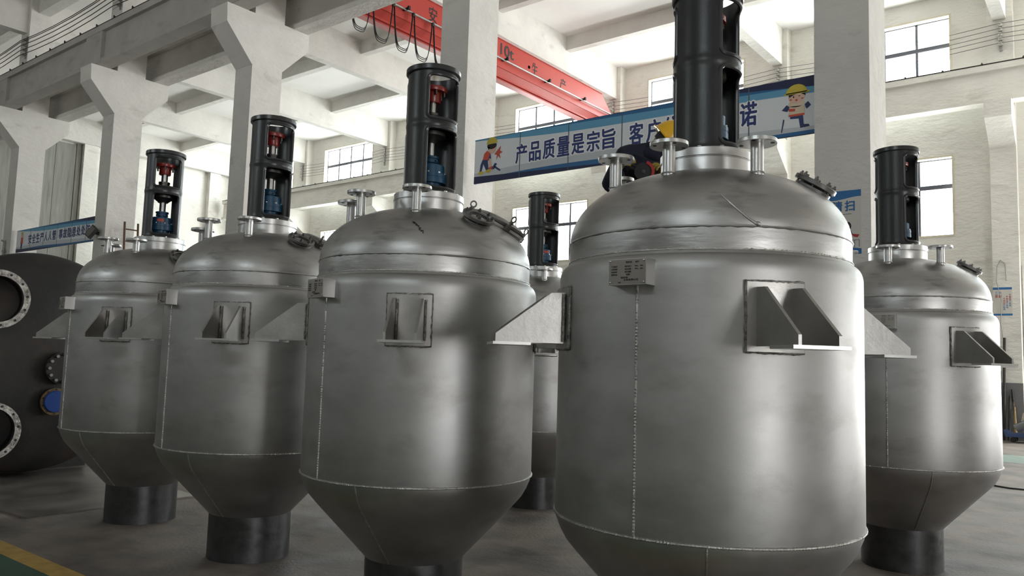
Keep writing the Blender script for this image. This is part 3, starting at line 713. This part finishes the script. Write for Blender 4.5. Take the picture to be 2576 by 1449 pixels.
for x in (-.7, -3.4):
    MB().prism([(-1.0, 0.0), (1.0, 0.0), (1.0, .55), (.7, .30), (0, .085), (-.7, .30), (-1.0, .55)], x-.12, x+.12, Matrix(((0, 0, 1, 0), (1, 0, 0, 0), (0, 1, 0, 0), (0, 0, 0, 1)))).build('saddle', RUSTV, V, smooth=0)
tag(MB().prism([(-11.2, 2.95), (-8.25, 3.2), (-8.27, 4.95), (-9.6, 5.05), (-9.65, 3.6), (-11.2, 3.5)][:4]+[(-11.2, 5.1)], 0, .016).build('steel_sheet', SHEET, smooth=0), 'flat brown steel sheet lying on the floor beside the leftmost tank', 'steel sheet').location.z = 0
# ================================================================== banners and posters
def banner(label, x0, x1, z0, z1, y, creases):
    o = thing('slogan_banner', label, 'banner', (x0, y, z0))
    L, H = x1-x0, z1-z0
    MB().box(0, L, 0, .012, 0, H).build('sheet', BANWHITE, o, smooth=0)
    def band(name, top, bot, mat, lift):
        b = MB(); N = 40
        vs = []
        for i in range(N+1):
            u = i/N; vs += [(L*u, -lift, H*top(u)), (L*u, -lift, H*bot(u))]
        b.add(vs, [(2*i, 2*i+1, 2*i+3, 2*i+2) for i in range(N)]); b.build(name, mat, o, smooth=0)
    band('blue_band', lambda u: 1, lambda u: .97-.33*max(0, u-.04)**.9-.05*math.sin(u*5), BANSKY, .0008)
    band('blue_band', lambda u: 1, lambda u: .985-.20*max(0, u-.2)**1.1, BANBLUE, .0016)
    band('navy_band', lambda u: 1, lambda u: 1-.17*max(0, (u-.70)/.3)**1.2-.02*u, BANNAVY, .0024)
    band('grey_band', lambda u: .20+.10*math.sin(u*3.4+.4), lambda u: 0, BANGREY, .0008)
    band('blue_band', lambda u: max(.05, .135+.06*math.sin(u*6-.6)*(1-u)-.06*u), lambda u: 0, BANBLUE, .0016)
    band('navy_band', lambda u: max(.012, .165-.28*u), lambda u: 0, BANNAVY, .0024)
    for x in creases: MB().box(x-x0-.006, x-x0+.006, -.0045, 0, 0, H).build('fold_shadow', BANDARK, o, smooth=0)  # dark strips paint the shadow lines of the creases
    for x in (0.01, L-.01): MB().cyl((x, .025, 0), (x, .025, H), .012, None, 8).build('end_pole', BANDARK, o)
    return o, L, H
def flat(o, items):
    """printed figure made of flat shapes: name, material, lift, polygon list"""
    for name, mat, lift, polys in items:
        b = MB()
        for p_ in polys: b.add([(x, -lift, z) for x, z in p_], [tuple(range(len(p_)))])
        b.build(name, mat, o, smooth=0)
def disc(cx, cz, rx, rz, a0=0, a1=360, n=18): return [(cx+rx*math.cos(math.radians(a0+(a1-a0)*i/n)), cz+rz*math.sin(math.radians(a0+(a1-a0)*i/n))) for i in range(n+1 if a1-a0 < 360 else n)]
o, L, H = banner('long blue and white slogan banner between two pale columns', -8.05, -2.79, 4.37, 5.075, 9.2, (-7.15, -6.27, -5.39, -4.5, -3.6))
bx0 = -8.05
for nm, mat, bold, lift in (('character_outline', BANHALO, .085, .003), ('printed_character', BANINK, .026, .0048)):
    for i, ch in enumerate('产品质量是宗旨'): b = MB(); put_text(b, ch, -7.12+i*.254-bx0, 4.735-4.37, .205, .285, lambda a, z: (a, -lift, z), bold); b.build(nm, mat, o, smooth=0)
    for i, ch in enumerate('客户信赖是承诺'): b = MB(); put_text(b, ch, -5.165+i*.260-bx0, 4.735-4.37, .205, .295, lambda a, z: (a, -lift, z), bold); b.build(nm, mat, o, smooth=0)
# printed worker holding a hammer (left) and printed worker with a stick (right)
def worker1(x, z, s_):
    P = lambda L_: [(x+a*s_, z+b_*s_) for a, b_ in L_]
    return [('printed_suit', SUITP, .003, [P([(.02, .02), (.10, .0), (.20, .32), (.34, .06), (.46, .04), (.42, .30), (.40, .50), (.16, .50), (.06, .3)]), P([(.34, .75), (.52, .70), (.56, .45), (.42, .42)])]),
            ('printed_vest', ORNP, .0036, [P([(.16, .48), (.42, .46), (.52, .70), (.36, .80), (.22, .70)]), P([(.80, .72), (1.0, .90), (.96, .72), (1.08, .66), (.95, .60), (1.0, .42), (.88, .54), (.80, .40), (.82, .58), (.70, .62)]), P([(.40, .03), (.55, .10), (.66, .04), (.62, .14), (.75, .16), (.60, .2), (.45, .16)])]),
            ('printed_face', SKINP, .0042, [P(disc(.60, .86, .19, .20)), P([(.46, .50), (.56, .48), (.60, .2), (.46, .16)])]),
            ('printed_hair', HAIR, .0048, [P(disc(.58, .96, .22, .13, 150, 390)), P([(.38, .95), (.42, .80), (.50, .92)])]),
            ('printed_hammer', SUITP, .0048, [P([(.60, .12), (.74, .30), (.84, .26), (.70, .06)]), P([(.74, .2), (1.02, .02), (.98, -.03), (.72, .13)])]),
            ('printed_helmet', YELP, .0054, [P(disc(.58, 1.03, .25, .24, 0, 180)), P(disc(.1, .0, .14, .06)), P(disc(.44, .04, .13, .06))])]
flat(o, worker1(.10, .16, .43))
def worker2(x, z, s_):
    P = lambda L_: [(x+a*s_, z+b_*s_) for a, b_ in L_]
    return [('printed_suit', SUITP, .003, [P([(.30, .34), (.66, .34), (.68, .08), (.82, .06), (.84, .0), (.58, -.02), (.54, .26), (.30, .28)]), P([(.06, .56), (.20, .70), (.30, .62), (.22, .50)]), P([(.70, .64), (.80, .72), (.88, .60), (.76, .50)]), P([(.04, -.08), (.07, -.08), (.14, .28), (.10, .30)])]),
            ('printed_vest', CREAMP, .0036, [P([(.26, .36), (.70, .36), (.72, .62), (.28, .64)]), P(disc(.48, .70, .24, .10))]),
            ('printed_stripe', ORNP, .0042, [P([(.26, .34), (.70, .34), (.70, .40), (.26, .40)]), P([(.26, .50), (.44, .48), (.44, .56), (.26, .58)])]),
            ('printed_face', SKINP, .0044, [P(disc(.48, .90, .23, .20))]),
            ('printed_hair', HAIR, .0048, [P([(.25, .98), (.72, .98), (.74, .90), (.66, .94), (.58, 1.0), (.40, .96), (.28, .90)]), P(disc(.40, .90, .02, .03)), P(disc(.56, .91, .03, .012))]),
            ('printed_mouth', ORNP, .0048, [P(disc(.48, .80, .035, .03)), P(disc(.32, .83, .035, .02)), P(disc(.64, .83, .035, .02))]),
            ('printed_helmet', YELP, .0054, [P(disc(.48, 1.0, .30, .26, 0, 180)), P([(.12, .98), (.84, .98), (.86, 1.03), (.14, 1.03)])])]
flat(o, worker2(4.83, .10, .42))
o, L, H = banner('dim blue slogan banner hung between the bracketed columns at the left edge', -26.05, -20.79, 4.37, 5.03, 9.2, (-25.05, -24.15, -23.25, -22.35, -21.5))
for i, ch in enumerate('安全生产人人管'): b = MB(); put_text(b, ch, -25.07+i*.272+26.05, 4.715-4.37, .225, .27, lambda a, z: (a, -.004, z), .022); b.build('printed_character', BANINK, o, smooth=0)
for i, ch in enumerate('事故隐患处处防'): b = MB(); put_text(b, ch, -23.02+i*.272+26.05, 4.715-4.37, .225, .27, lambda a, z: (a, -.004, z), .022); b.build('printed_character', BANINK, o, smooth=0)
flat(o, [('printed_helmet', YELP, .005, [disc(.40, .53, .08, .07, 0, 180)]), ('printed_face', SKINP, .004, [disc(.40, .49, .075, .065)]), ('printed_vest', ORNP, .003, [[(.31, .25), (.49, .25), (.47, .44), (.33, .44)]]), ('printed_suit', SUITP, .003, [[(.34, .10), (.44, .10), (.45, .25), (.34, .25)]])])
# cleaning poster on the pale column
o = thing('cleaning_poster', 'blue and white cleaning poster stuck on the pale column', 'poster', (-2.70, 9.09, 2.91))
MB().box(0, .42, -.003, 0, 0, .72).build('paper', POSTER, o, smooth=0)
N = 20
for top, bot in ((lambda u: .72, lambda u: .63-.015*math.sin(u*5)), (lambda u: .075+.02*math.sin(u*4), lambda u: 0)):
    b = MB(); vs = []
    for i in range(N+1): vs += [(.42*i/N, -.0036, top(i/N)), (.42*i/N, -.0036, bot(i/N))]
    b.add(vs, [(2*i, 2*i+1, 2*i+3, 2*i+2) for i in range(N)]).build('blue_band', POSTERBLUE, o, smooth=0)
b = MB(); pm = lambda a, z: (a, -.0042, z)
put_text(b, '清', .17, .545, .10, .115, pm, .03); put_text(b, '扫', .30, .545, .10, .115, pm, .03); b.build('lettering', POSTERBLUE, o, smooth=0)
flat(o, [('printed_hair', HAIR, .004, [disc(.28, .315, .035, .05), [(.26, .27), (.31, .27), (.33, .22), (.28, .22)]]), ('printed_face', SKINP, .0046, [disc(.275, .31, .02, .028)]), ('printed_scoop', POSTERRED, .0046, [[(.31, .23), (.40, .215), (.38, .185), (.34, .195)]]),
         ('printed_lines', SUITP, .0042, [[(.30, .155), (.40, .155), (.40, .16), (.30, .16)], [(.345, .08), (.35, .08), (.35, .155), (.345, .155)], [(.395, .08), (.40, .08), (.40, .155), (.395, .155)], [(.22, .45), (.32, .45), (.32, .455), (.22, .455)]])])
# three-noes notice on the far pier
o = thing('notice_poster', 'white notice with red and blue characters on the far pier beside the grey door', 'poster', (-2.79, 24.05, 3.2))
MB().box(0, .43, -.003, 0, 0, .74).build('paper', POSTER, o, smooth=0)
b = MB(); b.box(0, .43, -.0036, -.003, .68, .74); b.build('blue_band', POSTERBLUE, o, smooth=0); MB().box(0, .43, -.0036, -.003, 0, .05).build('blue_band', POSTERBLUE, o, smooth=0)
b = MB(); r_ = MB()
put_text(b, '三', .08, .585, .06, .07, pm, .02); put_text(b, '不', .16, .585, .06, .07, pm, .02); put_text(r_, '原', .08, .50, .06, .07, pm, .02); put_text(r_, '则', .16, .50, .06, .07, pm, .02)
for j, s_ in enumerate(('不流出不良品', '不制造不良品', '不接受不良品')):
    for i, ch in enumerate(s_): put_text(r_ if i < 3 else b, ch, .25+j*.065, .44+j*.05-i*.055, .045, .045, pm, .02)
b.build('blue_lettering', POSTERBLUE, o, smooth=0); r_.build('red_lettering', POSTERRED, o, smooth=0)

# ================================================================== worker behind the nearest tank
def skin_mesh(verts, edges, radii, root, sub=2):
    me = bpy.data.meshes.new('tmp'); me.from_pydata(verts, edges, []); me.update()
    o = bpy.data.objects.new('tmp', me); C.objects.link(o)
    o.modifiers.new('s', 'SKIN'); sv = me.skin_vertices[0].data
    for i, r in enumerate(radii): sv[i].radius = (r, r) if not isinstance(r, tuple) else r; sv[i].use_root = (i == root)
    su = o.modifiers.new('u', 'SUBSURF'); su.levels = sub
    bpy.context.view_layer.update()
    ev = o.evaluated_get(bpy.context.evaluated_depsgraph_get()); m2 = bpy.data.meshes.new_from_object(ev)
    vs = [tuple(v.co) for v in m2.vertices]; fs = [tuple(p_.vertices) for p_ in m2.polygons]
    bpy.data.objects.remove(o); bpy.data.meshes.remove(me); bpy.data.meshes.remove(m2)
    return MB().add(vs, fs)
PF = 1.60                                                            # height of the work platform
pl = thing('work_platform', 'low steel work platform standing behind the nearest tank', 'platform', (-2.75, 5.2, 0))
MB().box(-.42, .42, -.32, .32, PF-.04, PF).build('deck', GREYSTEEL, pl, smooth=0)
MB().box(.28, .38, -.10, .0, .02, PF-.04).build('post', GREYSTEEL, pl, smooth=0)
MB().box(.15, .52, -.22, .14, 0, .02).build('base_plate', GREYSTEEL, pl, smooth=0)
for y in (-.08, -.02): MB().cyl((.30, y, PF-.55), (-.32, y, PF-.05), .018, None, 10).build('brace', GREYSTEEL, pl)
wk = thing('person', 'worker in yellow helmet and navy jacket bending over the nearest tank with a grinder', 'person', (0, 0, 0))
J = dict(pel=(-2.97, 5.16, 2.50), spi=(-2.92, 5.12, 2.74), che=(-2.82, 5.06, 3.01), upc=(-2.755, 5.03, 3.125), nec=(-2.655, 5.02, 3.165), hea=(-2.60, 5.02, 3.195), top=(-2.55, 5.02, 3.225),
         ls=(-2.83, 4.90, 3.115), le=(-2.90, 4.80, 2.87), lw=(-2.79, 4.72, 2.99), lh=(-2.755, 4.72, 3.02), rs=(-2.70, 5.16, 3.10), re=(-2.62, 5.13, 2.83), rw=(-2.58, 4.99, 2.97), rh=(-2.575, 4.95, 3.0),
         lhip=(-3.0, 5.08, 2.42), lk=(-2.92, 5.06, 2.04), la=(-3.0, 5.06, 1.68), lt=(-2.86, 5.04, 1.63), rhip=(-2.95, 5.26, 2.42), rk=(-2.86, 5.27, 2.04), ra=(-2.95, 5.28, 1.68), rtoe=(-2.81, 5.27, 1.63))
def chain(names, extra=()):
    idx = {n_: i for i, n_ in enumerate(names)}; return [J[n_] for n_ in names], idx
BN = ['pel', 'spi', 'che', 'upc', 'nec', 'hea', 'top', 'ls', 'le', 'lw', 'lh', 'rs', 're', 'rw', 'rh', 'lhip', 'lk', 'la', 'lt', 'rhip', 'rk', 'ra', 'rtoe']
BE = [('pel', 'spi'), ('spi', 'che'), ('che', 'upc'), ('upc', 'nec'), ('nec', 'hea'), ('hea', 'top'), ('upc', 'ls'), ('ls', 'le'), ('le', 'lw'), ('lw', 'lh'), ('upc', 'rs'), ('rs', 're'), ('re', 'rw'), ('rw', 'rh'), ('pel', 'lhip'), ('lhip', 'lk'), ('lk', 'la'), ('la', 'lt'), ('pel', 'rhip'), ('rhip', 'rk'), ('rk', 'ra'), ('ra', 'rtoe')]
BR = dict(pel=.12, spi=.115, che=.13, upc=.10, nec=.05, hea=.058, top=.07, ls=.06, le=.042, lw=.028, lh=.03, rs=.06, re=.042, rw=.028, rh=.03, lhip=.09, lk=.058, la=.04, lt=.035, rhip=.09, rk=.058, ra=.04, rtoe=.035)
def body_part(names, grow, root):
    vs, idx = chain(names); ed = [(idx[a], idx[b_]) for a, b_ in BE if a in idx and b_ in idx]
    return skin_mesh(vs, ed, [BR[n_]+grow for n_ in names], idx[root])
THIN = {'pel', 'spi', 'che', 'upc', 'ls', 'le', 'rs', 're', 'lhip', 'rhip', 'lk', 'rk'}
for n_ in THIN: BR[n_] -= .035
bd = body_part(BN, 0, 'pel')
for n_ in THIN: BR[n_] += .035
axis = (rt*.80+up*.58-fw*.16).normalized(); face = (fw*.95+rt*.35-up*.2); face = (face-axis*axis.dot(face)).normalized(); side = axis.cross(face)
HM = Matrix((face, side, axis)).transposed().to_4x4(); HM.translation = Vector((-2.572, 5.02, 3.222))
bd.add(*(lambda q: (q.v, q.f))(MB().sphere((0, 0, 0), .1, 20, (.98, .78, 1.18))), HM)
for s_ in (-1, 1): bd.add(*(lambda q: (q.v, q.f))(MB().sphere((-.005, s_*.080, -.02), .03, 10, (.7, .35, 1))), HM)
bd.add(*(lambda q: (q.v, q.f))(MB().sphere((.10, 0, -.025), .022, 10, (.9, .7, 1.3))), HM)
bd.add(*(lambda q: (q.v, q.f))(MB().sphere((.088, 0, -.066), .022, 10, (.5, 1.1, .45))), HM)
for s_ in (-1, 1): bd.add(*(lambda q: (q.v, q.f))(MB().sphere((.088, s_*.034, .0), .014, 8, (.6, 1.2, .7))), HM)
bd.build('body', SKIN, wk)
MB().lathe([(.090, -.055), (.101, -.02), (.105, .03), (.09, .08), (.05, .115), (.001, .122)], 24, HM @ Matrix.Translation((-.016, 0, .005)) @ Matrix.Diagonal((1, .82, 1, 1))).build('hair', HAIR, wk)
body_part(['pel', 'spi', 'che', 'upc', 'nec', 'ls', 'le', 'lw', 'rs', 're', 'rw'], .040, 'che').build('jacket', NAVYCLOTH, wk)
MB().tube([Vector(J['nec'])+Matrix.Rotation(2*PI*i/20, 3, 'Z') @ Vector((.060, 0, .02)) for i in range(20)], .034, 8, True).sphere((-2.675, 5.01, 3.135), .085, 16, (1.15, 1.2, .75)).build('collar', NAVYCLOTH, wk)
body_part(['pel', 'spi', 'lhip', 'lk', 'la', 'rhip', 'rk', 'ra'], .022, 'pel').build('trousers', NAVYCLOTH, wk)
for a_, t_ in (('la', 'lt'), ('ra', 'rtoe')):
    p_, q_ = Vector(J[a_]), Vector(J[t_]); d_ = (q_-p_); d_.z = 0; d_.normalize()
    sh = MB(); sh.sphere((0, 0, 0), .05, 16, (2.6, 1, 1)); Ms = Matrix.Translation((p_.x+d_.x*.06, p_.y+d_.y*.06, PF+.045)) @ Matrix.Rotation(math.atan2(d_.y, d_.x), 4, 'Z')
    k_ = MB(); k_.add([(x, y, max(z, -.043)) for x, y, z in sh.v], sh.f, Ms); k_.build('shoe', SHOE, wk)
hm = MB(); prof = [(.128, -.012), (.128, .0), (.124, .03), (.115, .065), (.095, .10), (.065, .125), (.03, .137), (.001, .140)]
hm.lathe(prof, 40, HM @ Matrix.Translation((-.004, 0, .014)) @ Matrix.Diagonal((1.2, 1.0, 1.08, 1)))
hb = MB(); hb.lathe([(.118, -.014), (.140, -.020), (.143, -.014), (.124, -.004)], 40, HM @ Matrix.Translation((.002, 0, .014)) @ Matrix.Diagonal((1.21, 1.02, 1.08, 1)), close=True)
hp = MB(); hp.prism([(.12, -.085), (.17, -.05), (.185, 0), (.17, .05), (.12, .085)], -.02, -.012, HM @ Matrix.Translation((0, 0, .014)))
ho = hm.build('helmet', HELMET, wk); hb.build('helmet_rim', HELMET, ho); hp.build('helmet_peak', HELMET, ho)
for y in (-.035, 0, .035): rd = MB(); rd.tube([HM @ Vector((-.004+1.2*math.cos(a)*.122, y, .014+.155*math.sin(a)*(1-abs(y)*1.2))) for a in [PI*(.18+.64*i/14) for i in range(15)]], .006, 6); rd.build('helmet_ridge', HELMET, ho)
def glove(wr, hd, nrm):
    w_, h_ = Vector(wr), Vector(hd); d_ = (h_-w_).normalized(); n_ = (Vector(nrm)-d_*d_.dot(Vector(nrm))).normalized(); s_ = d_.cross(n_)
    vs = [w_, w_+d_*.05]; ed = [(0, 1)]; rad = [.03, .036]
    for k, (off, ln) in enumerate(((-.027, .036), (-.009, .042), (.009, .040), (.027, .032))):
        b0 = w_+d_*.085+s_*off; i = len(vs)
        vs += [b0, b0+d_*ln*.7+n_*.010, b0+d_*ln*.95+n_*.040, b0+d_*ln*.5+n_*.062]; ed += [(1, i), (i, i+1), (i+1, i+2), (i+2, i+3)]; rad += [.0125, .0105, .0095, .008]
    i = len(vs); vs += [w_+d_*.05+s_*-.036+n_*.012, w_+d_*.075+s_*-.042+n_*.034, w_+d_*.085+s_*-.022+n_*.056]; ed += [(1, i), (i, i+1), (i+1, i+2)]; rad += [.014, .012, .010]
    return skin_mesh([tuple(v) for v in vs], ed, rad, 0, 2)
glove(J['lw'], J['lh'], (.5, .3, -.6)).build('glove', GLOVE, wk); glove(J['rw'], J['rh'], (-.3, -.5, -.4)).build('glove', GLOVE, wk)
gr = thing('angle_grinder', 'black angle grinder with a red guard held by the worker', 'grinder', (-2.635, 4.80, 2.965))
toc = (Vector((0, 0, CAM_Z))-Vector((-2.635, 4.80, 2.965))).normalized(); GM = toc.to_track_quat('Z', 'Y').to_matrix().to_4x4()
MB().lathe([(.0001, .0), (.060, .0), (.062, .002), (.0001, .004)], 36, GM).build('disc', INK, gr)
MB().lathe([(.012, .004), (.014, .010), (.0001, .012)], 16, GM).build('spindle_nut', BLACKMETAL, gr)
MB().lathe([(.056, -.018), (.078, -.018), (.078, .012), (.058, .012), (.058, .009), (.075, .009), (.075, -.015), (.056, -.015)], 30, GM, -.9, 1.25, close=True).build('guard', GRINDRED, gr)
bq = MB(); bq.cyl(GM @ Vector((0, 0, -.05)), GM @ Vector((0, 0, -.004)), .032, .026, 20); bq.cyl(GM @ Vector((-.01, 0, -.035)), GM @ Vector((-.09, .03, -.06)), .028, .03, 18); bq.build('motor_body', CABLE, gr)
bq = MB(); bq.cyl(GM @ Vector((.02, 0, -.035)), GM @ Vector((.10, .02, -.06)), .014, .016, 12); bq.build('side_handle', CABLE, gr)

# ================================================================== small things round the hall
o = thing('floodlight', 'dark square floodlight clamped on the column at the end of the dim banner', 'lamp', (-20.62, 9.09, 4.5), 0)
Mf = Matrix.Translation((.12, -.18, .03)) @ Matrix.Scale(.78, 4) @ Matrix.Rotation(.5, 4, 'Y') @ Matrix.Rotation(-.4, 4, 'X')
MB().box(-.16, .16, -.05, .05, -.2, .2, Mf).build('housing', DARKLAMP, o, smooth=0); MB().box(-.13, .13, -.055, -.05, -.17, .17, Mf).build('lamp_glass', LAMPGLASS, o, smooth=0)
MB().box(.10, .14, -.16, 0, -.02, .06).build('mounting_arm', DARKLAMP, o, smooth=0)
o = thing('wall_ladder', 'rusty brown ladder standing against the column behind the leftmost tank', 'ladder', (-19.98, 9.6, 0))
for y in (-.17, .17): MB().tube([(.5, y, 0), (.09, y, 4.82)], .028, 8).build('rail', BROWNRUST, o)
for i in range(15):
    z = .3+i*.31; x = .5-.41*z/4.82; MB().cyl((x, -.17, z), (x, .17, z), .017, None, 8).build('rung', BROWNRUST, o)
b = MB(); b.tube([(-26.50, 9.03, 3.0), (-26.50, 9.03, 4.74), (-26.65, 9.03, 4.76)], .03, 8)
b.box(-26.56, -26.44, 9.0, 9.089, 3.4, 3.46); b.box(-26.56, -26.44, 9.0, 9.089, 4.4, 4.46)
tag(b.build('drain_pipe', GREYSTEEL), 'short grey pipe with a bent top on the left edge column', 'pipe')
b = MB(); b.tube([(-3.2+.22*i+.0*i, 13.75+.12*math.sin(i*1.3), .012) for i in range(-2, 30)], .012, 6)
tag(b.build('floor_cable', CABLE), 'black cable snaking across the floor behind the right edge tank', 'cable')
b = MB(); pts = [(-2.62, 24.03, 1.4), (-2.58, 24.03, 2.6), (-2.62, 24.03, 3.0), (-2.6, 24.02, 3.6), (-2.70, 24.03, 4.1), (-2.68, 24.03, 4.5), (-2.60, 24.03, 4.66), (-2.50, 24.03, 4.55), (-2.48, 24.03, 4.1)]
tag(b.tube(pts, .009, 6).build('hanging_cable', GREYSTEEL), 'grey cable looped over a hook above the white notice', 'cable')
tag(MB().cyl((-2.60, 23.85, 0), (-2.55, 24.0, 2.62), .032, None, 10).build('steel_bar', RAIL), 'tall dark steel bar leaning on the far pier', 'bar')
tag(MB().cyl((-2.72, 23.75, 0), (-2.68, 23.98, 1.75), .05, None, 12).build('steel_pipe', PIPEGREY), 'short thick grey pipe leaning on the far pier', 'pipe')
tag(MB().cyl((-2.49, 23.8, 0), (-2.46, 23.99, 1.12), .03, None, 10).build('dark_rod', RAIL), 'short dark rod leaning beside the broom', 'rod')
o = thing('broom', 'straw broom leaning upside down beside the blue trolley', 'broom', (-2.36, 23.9, 0))
MB().cyl((0, 0, 0), (-.03, .10, 1.0), .016, None, 8).build('handle', BROWNRUST, o); MB().lathe([(.05, .0), (.03, .5), (.014, .75)], 12).build('bristles', STRAW, o, (.0, .02, .1)); MB().cyl((-.03, .10, .98), (-.06, .11, 1.3), .03, .02, 10).build('cap', INK, o)
o = thing('hand_trolley', 'blue hand trolley carrying a grey pipe and a white sack by the far door', 'trolley', (-2.2, 23.45, 0))
MB().prism([(-.30, .14), (.6, .14), (.6, .22), (-.20, .22), (-.34, .30)], -.30, .32, XZ).build('bed', TROLBLUE, o, smooth=0)
for x in (-.14, .45):
    for y in (-.2, .2): MB().cyl((x, y-.02, .07), (x, y+.02, .07), .07, None, 16).build('wheel', CABLE, o)
tag(MB().cyl((-2.28, 23.27, .34), (-1.6, 23.27, .72), .11, None, 24).build('thick_pipe', PIPEGREY), 'thick grey pipe lying tilted on the blue trolley', 'pipe')
sk = MB(); sk.lathe([(.001, 0), (.16, .01), (.20, .10), (.21, .3), (.19, .48), (.12, .58), (.05, .62), (.07, .68), (.001, .69)], 24); sk.v = [(x*(1+.06*math.sin(9*z+3*x)), y*(1+.05*math.cos(8*z)), z) for x, y, z in sk.v]
tag(sk.build('woven_sack', SACK, None, (-1.98, 23.62, .225)), 'white woven sack standing on the blue trolley', 'sack')
